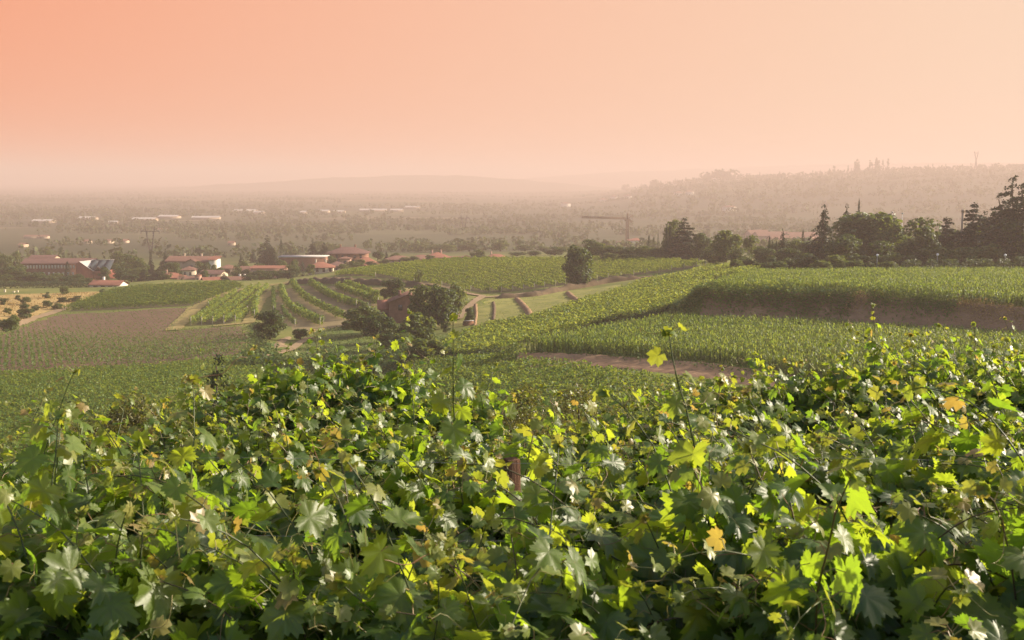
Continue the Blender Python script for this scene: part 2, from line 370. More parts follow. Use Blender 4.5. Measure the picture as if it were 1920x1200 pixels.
def ribbon(name, px, width, mat, off=.2, label=None):
    c = np.array([G(*p)[:2] for p in px]); c = resample(c, 2.0); t = unit(np.gradient(c, axis=0)); nrm = np.stack([-t[:, 1], t[:, 0]], -1)
    return drape(name, [tuple(p) for p in c + nrm * width / 2] + [tuple(p) for p in (c - nrm * width / 2)[::-1]], mat, off, 1.6, label, wob=.12, skirt=False)
def resample(c, step):
    c = np.asarray(c, float); s = np.concatenate([[0], np.cumsum(np.linalg.norm(np.diff(c, axis=0), axis=1))])
    n = max(2, int(s[-1] / step) + 1); t = np.linspace(0, s[-1], n)
    return np.stack([np.interp(t, s, c[:, k]) for k in range(c.shape[1])], -1)

drape('dry_meadow', gpoly([(-150, 660), (0, 618), (60, 596), (112, 580), (150, 566), (205, 548), (180, 546), (100, 550), (-150, 558)]), M['drygrass'], .10)
PL_E = gpoly([(-200, 760), (-150, 672), (0, 626), (60, 604), (112, 588), (230, 584), (366, 575), (322, 621), (400, 614), (462, 611), (482, 640), (474, 668), (400, 680), (200, 694), (-100, 712)])
drape('ploughed_field', PL_E, M['soil'], .12)
ribbon('dirt_track', [(-90, 650), (0, 622), (60, 598), (112, 583), (150, 570)], 2.6, M['track'], .25)
ribbon('dirt_track', [(322, 621), (345, 600), (366, 578), (400, 562), (430, 550), (470, 541), (510, 535), (560, 528)], 3.4, M['verge'], .26)
ribbon('dirt_track', [(400, 613), (465, 606), (478, 585), (490, 562), (515, 545)], 2.6, M['verge'], .24)
ribbon('dirt_track', [(430, 684), (480, 671), (517, 666), (545, 656), (562, 645), (580, 634)], 1.5, M['track'], .25)
drape('bare_earth', gpoly([(509, 648), (520, 637), (545, 627), (549, 634), (535, 643), (544, 652), (524, 651), (516, 656)]), M['track'], .22, .8, wob=.15)
ribbon('dirt_track', [(537, 530), (556, 526), (592, 524), (655, 526), (720, 530), (805, 534), (850, 542), (880, 552), (905, 556)], 1.9, M['track'], .3)
ribbon('dirt_track', [(905, 556), (893, 565), (872, 580), (858, 600)], 1.7, M['track'], .3)
ribbon('dirt_track', [(905, 559), (960, 554), (1060, 540), (1135, 528), (1210, 520), (1280, 513)], 1.5, M['track'], .3)
drape('mown_meadow', gpoly([(878, 632), (882, 590), (905, 560), (1000, 553), (1080, 543), (1175, 532), (1165, 548), (1080, 575), (1000, 602), (930, 622)]), M['meadow'], .12)
drape('grass_slope', gpoly([(480, 700), (560, 660), (600, 618), (650, 612), (730, 640), (860, 625), (850, 648), (800, 690), (650, 715)]), M['lawn'], .12)
drape('dry_verge', gpoly([(600, 533), (700, 537), (790, 541), (790, 552), (720, 548), (640, 541)]), M['verge'], .14)
PL_B = gpoly([(505, 590), (515, 545), (560, 535), (650, 535), (725, 552), (712, 580), (660, 612), (600, 620), (545, 622)])
drape('vineyard_soil', PL_B, plain_mat('weedy_soil', (.16, .12, .05), (.26, .2, .1), .16, .95), .1)

# banks of bare earth: modelled mounds and slopes
def mound(name, px, w, h, mat, label, cat, off=0.0, step=.8, rough=.12, kind=None, group=None):
    c = resample(np.array([G(*p)[:2] for p in px]), step); t = unit(np.gradient(c, axis=0)); nrm = np.stack([-t[:, 1], t[:, 0]], -1)
    prof = np.array([(-.5, -.15), (-.36, .5), (-.18, .92), (0, 1), (.18, .92), (.36, .5), (.5, -.15)])
    hh = h * (1 + .15 * np.sin(np.arange(len(c)) * .7) + RNG.normal(0, rough, len(c))) * np.clip(np.minimum(np.arange(len(c)), np.arange(len(c))[::-1]) / 3 + .15, 0, 1)
    X = c[:, None] + nrm[:, None] * (prof[None, :, :1] * w)
    X = X + RNG.normal(0, rough * .4, X.shape); Z = H(X[..., 0], X[..., 1]) + hh[:, None] * prof[None, :, 1]
    V = np.concatenate([X, Z[..., None]], -1).reshape(-1, 3); n, k = X.shape[:2]; i = np.arange(n * k).reshape(n, k)
    F = np.stack([i[:-1, :-1], i[:-1, 1:], i[1:, 1:], i[1:, :-1]], -1).reshape(-1, 4)
    return tag(link(name, mesh_np(name, V, [F]), mat), label, cat, group, kind)
mound('field_bank', [(540, 533), (570, 531), (640, 531), (720, 534), (770, 537), (800, 538)], 2.6, 1.25, M['earth_dark'], 'dark grassy bank along the track behind the curved vine rows', 'bank')
mound('field_bank', [(930, 560), (1000, 556), (1060, 544), (1135, 531), (1200, 522)], 2.4, 1.1, M['earth_dark'], 'long low brown bank under the road below the sunlit vineyard', 'bank')
mound('hay_windrow', [(968, 560), (980, 572), (990, 584), (996, 598)], 1.5, .5, M['hay'], 'long brown hay windrow on the mown meadow, the wider one', 'windrow')
mound('hay_windrow', [(1064, 549), (1073, 558), (1087, 568)], 1.5, .5, M['hay'], 'short brown hay windrow beside the terrace edge of the meadow', 'windrow')
mound('hay_windrow', [(925, 566), (927, 582), (925, 602)], .8, .35, M['earth_dark'], 'thin dark strip of cut hay nearest the dirt lane', 'windrow')
mound('hay_windrow', [(892, 570), (893, 590), (890, 612)], .7, .3, M['hay'], 'faint thin hay strip beside the hedged woodpile', 'windrow')

def bank_face(name, poly, z_top, run, mat, label, cut, n_out=9):
    """the bare slope in front of a terrace: a rough sheet just above the ground, following the crest"""
    c = resample(np.array(poly), .8); t = unit(np.gradient(c, axis=0)); nrm = np.stack([t[:, 1], -t[:, 0]], -1)
    s = np.linspace(-.6, run, n_out); X = c[:, None] + nrm[:, None] * s[None, :, None]; X = X + RNG.normal(0, .1, X.shape)
    Z = H(X[..., 0], X[..., 1]) + .12 + np.abs(RNG.normal(0, .07, X.shape[:2])); Z[:, -1] -= .3; Z[:, 0] -= .15
    V = np.concatenate([X, Z[..., None]], -1).reshape(-1, 3); n, k = X.shape[:2]; i = np.arange(n * k).reshape(n, k)
    F = np.stack([i[:-1, :-1], i[1:, :-1], i[1:, 1:], i[:-1, 1:]], -1).reshape(-1, 4)
    return tag(link(name, mesh_np(name, V, [F], smooth=True), mat), label, kind='structure')
bank_face('earth_bank', LOW[:9], Z_LOW, 5.2, M['earth'], 'bare brown earth bank under the lower corn terrace', 0)
bank_face('earth_bank', [UP[-1]] + UP[:10], Z_UP, 6.6, M['earth'], 'bare brown earth bank under the upper corn terrace', 0)

# ------------------------------------------------------------------ crops
def rand_dir(n, up=0.0, spread=1.0):
    v = RNG.normal(0, spread, (n, 3)); v[:, 2] += up; return unit(v)
def leaf_cards(Cn, Nn, size, aspect=.75, droop=.25):
    """n small pointed leaf shapes folded along the middle: 4 corners, 2 triangles each"""
    n = len(Cn); ref = rand_dir(n); t = unit(np.cross(Nn, ref)); b = np.cross(Nn, t); s = np.broadcast_to(size, (n,))[:, None] * .5
    tip = Cn + t * s - Nn * s * droop; base = Cn - t * s - Nn * s * droop; l = Cn + b * s * aspect; r = Cn - b * s * aspect
    V = np.stack([base, r, tip, l], 1).reshape(-1, 3); i = np.arange(n)[:, None] * 4
    return V, np.concatenate([i + [0, 1, 2], i + [0, 2, 3]], 0)
def row_mesh(name, c, h=1.8, w=.9, dens=16, size=.42, z0=.35):
    """one vine row: leaves along a line on the ground, denser and brighter towards the top, ragged outline"""
    c = np.asarray(c, float); L_ = np.linalg.norm(np.diff(c, axis=0), axis=1).sum(); n = int(max(20, L_ * dens))
    s = np.concatenate([[0], np.cumsum(np.linalg.norm(np.diff(c, axis=0), axis=1))]); t = RNG.uniform(0, s[-1], n)
    xy = np.stack([np.interp(t, s, c[:, 0]), np.interp(t, s, c[:, 1])], -1)
    tan = unit(np.stack([np.interp(t + .5, s, c[:, 0]) - np.interp(t - .5, s, c[:, 0]), np.interp(t + .5, s, c[:, 1]) - np.interp(t - .5, s, c[:, 1])], -1) + 1e-9)
    nr = np.stack([-tan[:, 1], tan[:, 0]], -1)
    ph = RNG.uniform(0, 6.28, 3); hh = h * (1 + .1 * np.sin(t * .9 + ph[0]) + .08 * np.sin(t * 2.3 + ph[1]))
    q = RNG.beta(1.6, 1.1, n); lat = RNG.normal(0, 1, n) * w * .36 * (1.15 - .45 * q)
    z = z0 + (hh - z0) * q; p = xy + nr * lat[:, None]
    Cn = np.column_stack([p, H(p[:, 0], p[:, 1]) + z])
    Nn = unit(np.column_stack([nr * (lat / w * 1.6)[:, None], .35 + .6 * q]) + RNG.normal(0, .45, (n, 3)))
    V, Fc = leaf_cards(Cn, Nn, RNG.uniform(.65, 1.35, n) * size)
    return mesh_np(name, V, [Fc])
M['stake'] = plain_mat('weathered_stake', (.3, .26, .2), (.42, .38, .31), 3, .9)
def vine_row(c, label, group, mat, posts=True, **k):
    me = row_mesh('vine_row', c, **k)
    o = tag(link('vine_row', me, mat), label, 'vine row', group)
    if posts:
        for e in (0, -1):
            q = np.array(c[e]); b = MB(); z = h1(*q); b.tube([(q[0], q[1], z - .2), (q[0] + .05, q[1], z + k.get('h', 1.8) + .12)], .075, 5)
            b.build('end_post', M['stake'], o)
    return o
def fill_rows(poly, ang, gap, label, group, mat, inset=.0, jit=.25, minlen=4, posts=True, **k):
    poly = np.array(poly); d = np.array([math.cos(ang), math.sin(ang)]); q = np.array([-d[1], d[0]])
    a = poly @ q; n = 0
    for o in np.arange(a.min() + gap * .5, a.max(), gap):
        hits = []
        for i in range(len(poly)):
            u, v = poly[i], poly[(i + 1) % len(poly)]; du, dv = u @ q - o, v @ q - o
            if du * dv < 0: hits.append((u + (v - u) * du / (du - dv)) @ d)
        hits.sort()
        for s0, s1 in zip(hits[::2], hits[1::2]):
            if s1 - s0 < minlen: continue
            t = np.linspace(s0, s1, max(3, int((s1 - s0) / 3)))
            c = t[:, None] * d + o * q + np.cumsum(RNG.normal(0, jit * .12, (len(t), 2)), 0)
            vine_row(c, label if isinstance(label, str) else label(n), group, mat, posts, **k); n += 1
    return n
PL_A = gpoly([(624, 521), (760, 530), (845, 541), (905, 551), (960, 547), (1060, 535), (1135, 524), (1210, 515), (1325, 500), (1300, 493), (1200, 489), (1000, 488), (850, 490), (700, 505), (640, 513)])
M['row_shade_soil'] = plain_mat('soil_darkened_as_shade', (.05, .05, .018), (.11, .09, .04), .4, .95)  # soil colour darkened to stand for the shade between the vine rows
drape('vineyard_soil', PL_A, M['row_shade_soil'], .1)
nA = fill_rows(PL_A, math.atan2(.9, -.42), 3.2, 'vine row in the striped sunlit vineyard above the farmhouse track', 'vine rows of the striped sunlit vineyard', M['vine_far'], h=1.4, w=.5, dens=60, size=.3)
PL_C = gpoly([(118, 585), (165, 565), (215, 549), (260, 542), (430, 534), (458, 541), (400, 562), (364, 574), (300, 577), (200, 582)])
drape('vineyard_soil', PL_C, M['row_shade_soil'], .1)
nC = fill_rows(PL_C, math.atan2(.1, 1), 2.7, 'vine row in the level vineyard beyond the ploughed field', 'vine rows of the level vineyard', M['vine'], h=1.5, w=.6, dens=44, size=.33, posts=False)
PL_D = gpoly([(356, 611), (420, 608), (452, 605), (466, 585), (484, 560), (512, 541), (480, 541), (440, 553), (400, 570)])
dd = G(470, 560)[:2] - G(410, 606)[:2]
drape('vineyard_soil', PL_D, M['row_shade_soil'], .1)
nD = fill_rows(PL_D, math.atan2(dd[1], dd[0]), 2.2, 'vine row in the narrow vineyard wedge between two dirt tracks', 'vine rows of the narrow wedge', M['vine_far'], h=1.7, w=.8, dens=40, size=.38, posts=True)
ROWS_B = [([(481, 566), (476, 580), (477, 597)], 'short vine row by the round tree, left of the curved ones'),
          ([(512, 545), (513, 560), (513, 585)], 'thin straight vine row left of the curved rows'),
          ([(527, 543), (531, 560), (540, 577), (553, 589), (575, 600), (600, 612)], 'leftmost long curved vine row, bending most, on the brown plot'),
          ([(529, 581), (538, 597), (553, 612)], 'short vine stub between the round tree and curved rows'),
          ([(547, 534), (556, 548), (576, 566), (600, 580), (625, 591), (645, 601)], 'longest curved vine row, second from the left on the brown plot'),
          ([(556, 577), (577, 592), (606, 606)], 'low sparse vine row between the two longest curved rows'),
          ([(582, 535), (597, 547), (620, 560), (644, 570), (668, 578)], 'curved vine row in the middle of the brown plot'),
          ([(594, 537), (625, 556), (650, 566), (690, 580)], 'low dark vine row just beyond the middle curved one'),
          ([(631, 542), (655, 551), (680, 560), (709, 573)], 'thick green vine row starting mid plot, nearer of a pair'),
          ([(646, 537), (669, 545), (692, 554), (712, 562)], 'thick green vine row furthest from the round tree, ending at the farmhouse')]
for px, lab in ROWS_B:
    thin = 'low' in lab or 'thin' in lab or 'stub' in lab
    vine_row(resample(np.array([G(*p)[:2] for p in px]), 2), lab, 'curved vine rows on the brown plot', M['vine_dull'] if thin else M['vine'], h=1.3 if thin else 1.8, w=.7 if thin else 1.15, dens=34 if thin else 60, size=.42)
def scatter(poly, dens):
    q = np.array(poly); x0, y0 = q.min(0); x1, y1 = q.max(0); n = int((x1 - x0) * (y1 - y0) * dens)
    x = RNG.uniform(x0, x1, n); y = RNG.uniform(y0, y1, n); k = inside(q, x, y); return x[k], y[k]
def canopy(name, poly, label, mat, dens, h, size, up=.75, amp=.25, rows=None, zmin=.45):
    """leafy crop too dense to tell its rows apart"""
    x, y = scatter(poly, dens); n = len(x); q = RNG.beta(2.4, 1.0, n)
    lump = .5 + .5 * np.sin(x * 1.7 + np.sin(y * 1.1) * 2) * np.sin(y * 1.5 + np.sin(x * .9) * 2)
    if rows is not None:
        r = x * rows[0] + y * rows[1]; lump = .6 * lump + .4 * (.5 + .5 * np.cos(r * 2 * np.pi / rows[2]))
    z = h * (zmin + (1 - zmin) * q) * (1 - amp + amp * lump)
    Cn = np.column_stack([x, y, H(x, y) + z]); V, Fc = leaf_cards(Cn, unit(np.array([0, 0, up]) + RNG.normal(0, .5, (n, 3))), RNG.uniform(.6, 1.4, n) * size)
    return tag(link(name, mesh_np(name, V, [Fc]), mat), label, 'crop', kind='stuff')
PL_V = gpoly([(800, 672), (850, 640), (905, 620), (1000, 601), (1085, 573), (1175, 545), (1215, 530), (1290, 517), (1330, 505), (1460, 506), (1385, 518), (1340, 528), (1318, 548), (1290, 572), (1268, 585), (1120, 612), (985, 646), (940, 668), (870, 676)])
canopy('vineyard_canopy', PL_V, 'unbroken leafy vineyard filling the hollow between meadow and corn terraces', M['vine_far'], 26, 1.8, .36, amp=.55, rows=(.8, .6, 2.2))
PL_F = gpoly([(-220, 800), (-100, 714), (200, 696), (400, 682), (474, 670), (490, 690), (500, 740), (330, 790), (100, 850), (-200, 860)])
canopy('green_crop', PL_F, 'dense dark green crop in the hollow below the ploughed field', M['vine'], 30, 1.3, .27, amp=.5, rows=(.2, 1, 1.9))
PL_G = gpoly([(780, 690), (870, 682), (940, 676), (1000, 690), (1150, 708), (1280, 728), (1400, 750), (1540, 790), (1500, 850), (1200, 850), (900, 830), (760, 760)])
canopy('vineyard_canopy', PL_G, 'leafy vineyard strip directly under the lower earth bank', M['vine'], 30, 1.6, .28, amp=.55, rows=(.3, 1, 2.0))
# young vines on the ploughed soil: thin rows, taller towards the near side
x, y = scatter(PL_E, 10)
r0 = np.array([math.cos(RAD(113)), math.sin(RAD(113))]); off = x * r0[1] - y * r0[0]; sn = np.round(off / .95) * .95 + RNG.normal(0, .2, len(x))
x, y = x + (sn - off) * r0[1], y - (sn - off) * r0[0]
k = inside(np.array(PL_E), x, y); x, y = x[k], y[k]
a, b = x / y, H(x, y) / y; grow = sstep((248 - y) / 75)
keep = RNG.uniform(0, 1, len(x)) < .2 + .8 * grow; x, y, grow = x[keep], y[keep], grow[keep]
hh = (.25 + 1.15 * grow) * RNG.uniform(.35, 1.2, len(x))
V, Fc = leaf_cards(np.column_stack([x, y, H(x, y) + .12 + hh]), unit(np.array([0, 0, .5]) + RNG.normal(0, .6, (len(x), 3))), (.24 + .08 * grow) * RNG.uniform(.7, 1.3, len(x)), .6)
tag(link('young_vines', mesh_np('young_vines', V, [Fc]), M['vine_dull']), 'thin rows of young vines on the brown ploughed field', 'crop', kind='stuff')

def corn(name, poly, label, dens, h):
    x, y = scatter(poly, dens); n = len(x); z = H(x, y); hh = h * RNG.uniform(.85, 1.12, n) * (1 + .06 * np.sin(x * .5) * np.sin(y * .4)); nb = 8
    az = RNG.uniform(0, 6.28, (n, nb)); lev = np.linspace(.12, .93, nb)[None] + RNG.uniform(-.05, .05, (n, nb)); ln = (.62 - .25 * np.abs(lev - .5)) * RNG.uniform(.75, 1.2, (n, nb)) * h * .4
    d = np.stack([np.cos(az), np.sin(az)], -1); side = np.stack([-d[..., 1], d[..., 0]], -1); base = np.stack([x, y], -1)[:, None]
    zb = z[:, None] + hh[:, None] * lev; W_ = .065
    def pt(f, dz, w): return np.concatenate([base + d * (ln * f)[..., None] + side * w, (zb + ln * dz)[..., None]], -1)
    V = np.stack([pt(0, 0, -W_ * .4), pt(0, 0, W_ * .4), pt(.34, .7, W_), pt(.34, .7, -W_), pt(.75, .75, 0)], 2).reshape(-1, 3)
    i = np.arange(n * nb)[:, None] * 5
    Q, T = i + [0, 1, 2, 3], i + [3, 2, 4]
    # stems with tassels
    s = np.stack([np.stack([x + a_ * .035, y + b_ * .035, z + hh * t_], -1) for a_, b_, t_ in ((-1, -.6, 0), (1, -.6, 0), (0, 1, 0), (0, 0, 1.12))], 1).reshape(-1, 3)
    j = np.arange(n)[:, None] * 4 + len(V)
    return tag(link(name, mesh_np(name, np.concatenate([V, s]), [Q, np.concatenate([T, j + [0, 1, 3], j + [1, 2, 3], j + [2, 0, 3]])]), M['corn']), label, 'crop', kind='stuff')
corn('corn', [p for p in LOW[:9]] + [(x_ - 2.4, y_ - 4.6) for x_, y_ in UP[:9]][::-1] + [(24, 172), (12, 157)], 'tall green corn standing on the lower terrace', 6.0, 1.8)
corn('corn', [p for p in UP[:10]] + [(120, 230), (80, 232), (57, 224), (45, 222)], 'yellow green corn standing on the upper terrace', 5.4, 1.65)
# ------------------------------------------------------------------ trees: a trunk and a crown of leaf clumps, unit size, scaled per tree
def crown_broad(n, seed, z0=.2, lobes=16, size=.07, flat=1.0):
    r = np.random.default_rng(seed); Lc = []
    for i in range(lobes):
        th = r.uniform(0, 6.28); u = r.uniform(0, 1) ** .6; zz = r.uniform(-.9, 1)
        rr = math.sqrt(max(0, 1 - zz * zz * .9)) * u * .33
        Lc.append((rr * math.cos(th), rr * math.sin(th), z0 + (1 - z0) * (.5 + .36 * zz), r.uniform(.11, .2)))
    Lc = np.array(Lc); k = r.integers(0, lobes, n); d = unit(r.normal(0, 1, (n, 3)) + [0, 0, .25]); rad = Lc[k, 3] * r.uniform(.55, 1.08, n) ** .6
    Cn = Lc[k, :3] + d * rad[:, None] * np.array([1, 1, (1 - z0) * 1.0]); Cn[:, 2] = np.clip(Cn[:, 2], z0 * .6, 1.02)
    return leaf_cards(Cn, unit(d * .8 + r.normal(0, .45, (n, 3)) + [0, 0, .2]), r.uniform(.6, 1.4, n) * size)
def crown_cypress(n, seed, size=.05, top=.55):
    r = np.random.default_rng(seed); t = r.uniform(0, 1, n); th = r.uniform(0, 6.28, n)
    rad = .5 * np.minimum(1, (t / .18 + .25)) * np.clip((1 - t) / top, 0, 1) ** .75 * r.uniform(.55, 1.05, n) * (1 + .15 * np.sin(th * 3 + t * 14))
    Cn = np.stack([rad * np.cos(th), rad * np.sin(th), .03 + .97 * t], -1); d = np.stack([np.cos(th), np.sin(th), .6 + 0 * th], -1)
    return leaf_cards(Cn, unit(d + r.normal(0, .4, (n, 3))), r.uniform(.6, 1.4, n) * size, .6)
def crown_fir(n, seed, tiers=13, droop=.22, size=.06, ragged=.25, z0=.06, power=.85):
    """tiers of boughs with gaps between them"""
    r = np.random.default_rng(seed); B = []
    for i in range(tiers):
        t = (i + .3 * r.uniform(-1, 1)) / tiers; nb = max(3, int(9 * (1 - t) + 3))
        for j in range(nb):
            B.append((np.clip(t, 0, .97), r.uniform(0, 6.28), .5 * (1 - max(t, 0)) ** power * r.uniform(1 - ragged * 1.5, 1.05) + .02))
    B = np.array(B); wt = B[:, 2] + .03; k = r.choice(len(B), n, p=wt / wt.sum()); s = r.uniform(0, 1, n) ** .75
    rad = B[k, 2] * s; th = B[k, 1] + r.normal(0, .16, n) * (1.1 - .5 * s)
    z = z0 + (1 - z0) * B[k, 0] - droop * rad * s + r.normal(0, .012, n)
    z = np.where(B[k, 0] > .9, z + r.uniform(0, .05, n), z)
    Cn = np.stack([rad * np.cos(th), rad * np.sin(th), np.clip(z, .02, 1.02)], -1)
    return leaf_cards(Cn, unit(np.stack([np.cos(th) * .35, np.sin(th) * .35, 1 + 0 * th], -1) + r.normal(0, .4, (n, 3))), r.uniform(.6, 1.4, n) * size * (1.1 - .5 * B[k, 0]), .55)
def trunk_mesh(name, seed, h=.6, r0=.035, limbs=5):
    r = random.Random(seed); b = MB(); pts = [(r.uniform(-.01, .01) * i, r.uniform(-.01, .01) * i, h * i / 5 - .03) for i in range(6)]
    b.tube(pts, [r0 * (1.15 - .16 * i) for i in range(6)], 6)
    for i in range(limbs):
        a = r.uniform(0, 6.28); z = h * r.uniform(.3, .85); l = r.uniform(.16, .3)
        b.tube([(0, 0, z), (l * .5 * math.cos(a), l * .5 * math.sin(a), z + .09), (l * math.cos(a), l * math.sin(a), z + .22)], [r0 * .5, r0 * .35, r0 * .15], 5)
    return b.mesh(name)
def card_mesh(name, vf): return mesh_np(name, vf[0], [vf[1]])
KIND = {
    'broad': ('broadleaf_tree', 'dark', [(lambda s: crown_broad(3600, s, .02, 30, .062))], .6),
    'light': ('broadleaf_tree', 'light', [(lambda s: crown_broad(3000, s, .06, 26, .06))], .6),
    'thin': ('broadleaf_tree', 'light', [(lambda s: crown_broad(1300, s, .15, 18, .06))], .8),
    'cypress': ('cypress_tree', 'conifer', [(lambda s: crown_cypress(1500, s))], .25),
    'fir': ('fir_tree', 'conifer', [(lambda s: crown_fir(6500, s, 17, .25, .062, .2, .04, .72))], .95),
    'spruce': ('spruce_tree', 'conifer', [(lambda s: crown_fir(5200, s, 19, .4, .062, .3, .03, .95))], .97),
    'cedar': ('cedar_tree', 'conifer', [(lambda s: crown_fir(8000, s, 15, .05, .075, .32, .03, .62))], .92),
    'bush': ('bush', 'light', [(lambda s: crown_broad(1500, s, .03, 14, .085))], .4),
    'dbush': ('bush', 'dark', [(lambda s: crown_broad(1700, s, .03, 14, .08))], .4),
}
PROTO = {}
def proto(kind, v):
    if (kind, v) not in PROTO:
        nm, mt, gen, th = KIND[kind]
        PROTO[kind, v] = (card_mesh('crown', gen[0](100 + 7 * v + len(PROTO))), trunk_mesh('trunk', v + 3, th, .035 if th < .9 else .018, 5 if th < .9 else 0))
    return PROTO[kind, v]
CATS = {'broadleaf_tree': 'tree', 'cypress_tree': 'cypress', 'fir_tree': 'conifer', 'spruce_tree': 'conifer', 'cedar_tree': 'conifer', 'bush': 'bush'}
N_TREE = [0]
def tree(px, top, Y, wpx, kind, label, group=None, mat=None, base=None, lean=0.0, foot=None):
    if foot is not None: Y = float(G(px, foot)[1])
    a, b = ray(px, top); x = a * Y; z0 = h1(x, Y) if base is None else base; h = b * Y - z0
    if h < .5: print('LOW TREE', px, top, Y, round(h, 2), round(z0, 2)); h = 1.0
    nm, mt, _, _ = KIND[kind]; v = N_TREE[0] % 3; N_TREE[0] += 1
    cm, tm = proto(kind, v); w = wpx * Y / FPX * ((1.6 if 'bush' in kind else 1.22) if foot is not None else 1.35 if kind in ('broad', 'light', 'bush', 'dbush') else 1.22)
    if nm == 'bush':
        o = link(nm, cm, M[mt if mat is None else mat]); o.location = (x, Y, z0 - .05)
    else:
        o = empty(nm, (x, Y, z0)); link('crown', cm, M[mt if mat is None else mat], o); link('trunk', tm, M['trunk'], o)
    if mat is not None and nm == 'bush': o.material_slots[0].link = 'OBJECT'; o.material_slots[0].material = M[mat]
    o.scale = (w, w, h); o.rotation_euler = (lean, lean * .7, random.uniform(0, 6.28))
    return tag(o, label, CATS[nm], group)
g = 'trees of the hedged garden behind the upper corn'
tree(1903, 331, 250, 150, 'fir', 'tall ragged dark conifer at the right edge, highest tree in view', g)
tree(1828, 382, 262, 100, 'cedar', 'loose-crowned conifer beside the tall dark one, behind the square column', g)
tree(1727, 411, 258, 84, 'broad', 'round dark broadleaf tree standing right of the two lamp posts', g)
tree(1777, 407, 266, 66, 'cedar', 'slim open conifer between the round dark tree and square column', g)
tree(1628, 388, 275, 122, 'broad', 'biggest broad domed tree of the garden, left of the lamp posts', g)
tree(1660, 403, 268, 70, 'light', 'sunlit green tree leaning against the big dome, right beside the lamp posts', g)
tree(1545, 382, 266, 84, 'spruce', 'pointed spruce with drooping boughs left of the big domed tree', g)
tree(1588, 383, 285, 60, 'spruce', 'spruce tip rising behind the left shoulder of the domed tree', g)
tree(1611, 372, 290, 9, 'cypress', 'very thin cypress tip above the big domed tree', g)
tree(1588, 440, 248, 80, 'broad', 'low rounded tree in front of the pointed spruce', g)
tree(1648, 446, 250, 56, 'broad', 'low dark tree under the big domed crown', g)
tree(1695, 452, 262, 40, 'light', 'small bright tree below the lamp posts', g)
tree(1870, 440, 252, 60, 'broad', 'dark lower tree at the foot of the tall right conifer', g)
tree(1800, 452, 262, 60, 'broad', 'dark low tree at the foot of the square column', g)
tree(1850, 425, 290, 50, 'broad', 'green tree filling the gap left of the tall right conifer', g)
for px, top, w, lab in ((1775, 462, 50, 'pale willowy shrub under the slim open conifer'), (1822, 459, 60, 'pale willowy shrub in the middle of the three by the hedges'), (1868, 458, 62, 'widest pale willowy shrub by the hedges'), (1912, 468, 44, 'pale shrub at the right edge under the tall conifer')):
    tree(px, top, 244, w, 'bush', lab, 'pale shrubs behind the clipped hedges')
tree(1515, 470, 246, 60, 'dbush', 'dark spreading bush at the foot of the pointed spruce')
tree(1560, 478, 240, 60, 'bush', 'yellowish bush at the corn edge below the pointed spruce')
tree(1620, 478, 240, 60, 'dbush', 'dark bush at the corn edge below the big dome')
tree(1486, 480, 244, 44, 'dbush', 'low dark bush beside the small spruce at the corn edge')
tree(1460, 490, 238, 50, 'bush', 'rounded green bush where the corn field narrows')
tree(1420, 492, 252, 40, 'dbush', 'small dark bush beside the leafy tree at the corn corner')
tree(1665, 470, 242, 46, 'dbush', 'dark bush beneath the lamp posts at the corn edge')
tree(1700, 478, 244, 40, 'dbush', 'dark bush beside the first clipped hedge')
tree(1468, 428, 300, 34, 'spruce', 'small lone spruce left of the pointed one')
tree(1443, 443, 300, 8, 'cypress', 'thin cypress, first of the trio by the small spruce')
tree(1449, 450, 302, 8, 'cypress', 'short thin cypress in the middle of the trio')
tree(1456, 452, 303, 9, 'cypress', 'thin cypress of the trio closest to the small spruce')
tree(1495, 448, 310, 34, 'light', 'pale tree between the small spruce and the pointed spruce')
tree(1506, 430, 340, 10, 'cypress', 'faint narrow cypress just before the pointed spruce')
g = 'trees along the far edge of the striped vineyard'
tree(1362, 429, 300, 60, 'light', 'tall airy leafy tree where the striped vineyard ends', g)
tree(1410, 441, 305, 42, 'thin', 'thin crowned tree right of the tall airy one', g)
tree(1338, 462, 318, 44, 'broad', 'dark rounded tree left of the tall airy one', g)
tree(1314, 436, 336, 44, 'broad', 'dark round crown right of the ragged cedar', g)
tree(1283, 409, 345, 66, 'cedar', 'ragged cedar with a bent feathery top above the hedgerow', g)
tree(1264, 414, 350, 44, 'broad', 'upright dark tree between two cypresses and the ragged cedar', g)
tree(1250, 424, 342, 7.5, 'cypress', 'slim black cypress, left one of a close pair', g)
tree(1256, 421, 343, 7.5, 'cypress', 'slim black cypress, right one of a close pair', g)
tree(1217, 440, 400, 9, 'cypress', 'short stout cypress between the crane and the cypress pair', g)
tree(1226, 444, 410, 8, 'cypress', 'small cypress bush tip next to the short stout cypress', g)
tree(1234, 436, 420, 3.5, 'cypress', 'needle thin cypress before the cypress pair', g)
for i, (px, top, w, lab) in enumerate(((1107, 450, 44, 'dark tree at the start of the hedgerow just behind the lone tree'), (1131, 455, 44, 'second dark crown of the hedgerow, counting from the lone tree'),
        (1157, 460, 46, 'hedgerow tree just left of the crane mast'), (1183, 463, 44, 'hedgerow tree right under the crane mast'), (1210, 460, 44, 'hedgerow tree below the short stout cypress'),
        (1238, 463, 44, 'hedgerow tree below the cypress pair'), (1265, 462, 40, 'hedgerow tree below the ragged cedar'))):
    tree(px, top, 372 - i * 4, w, ('broad', 'light')[i % 3 == 1], lab, g)
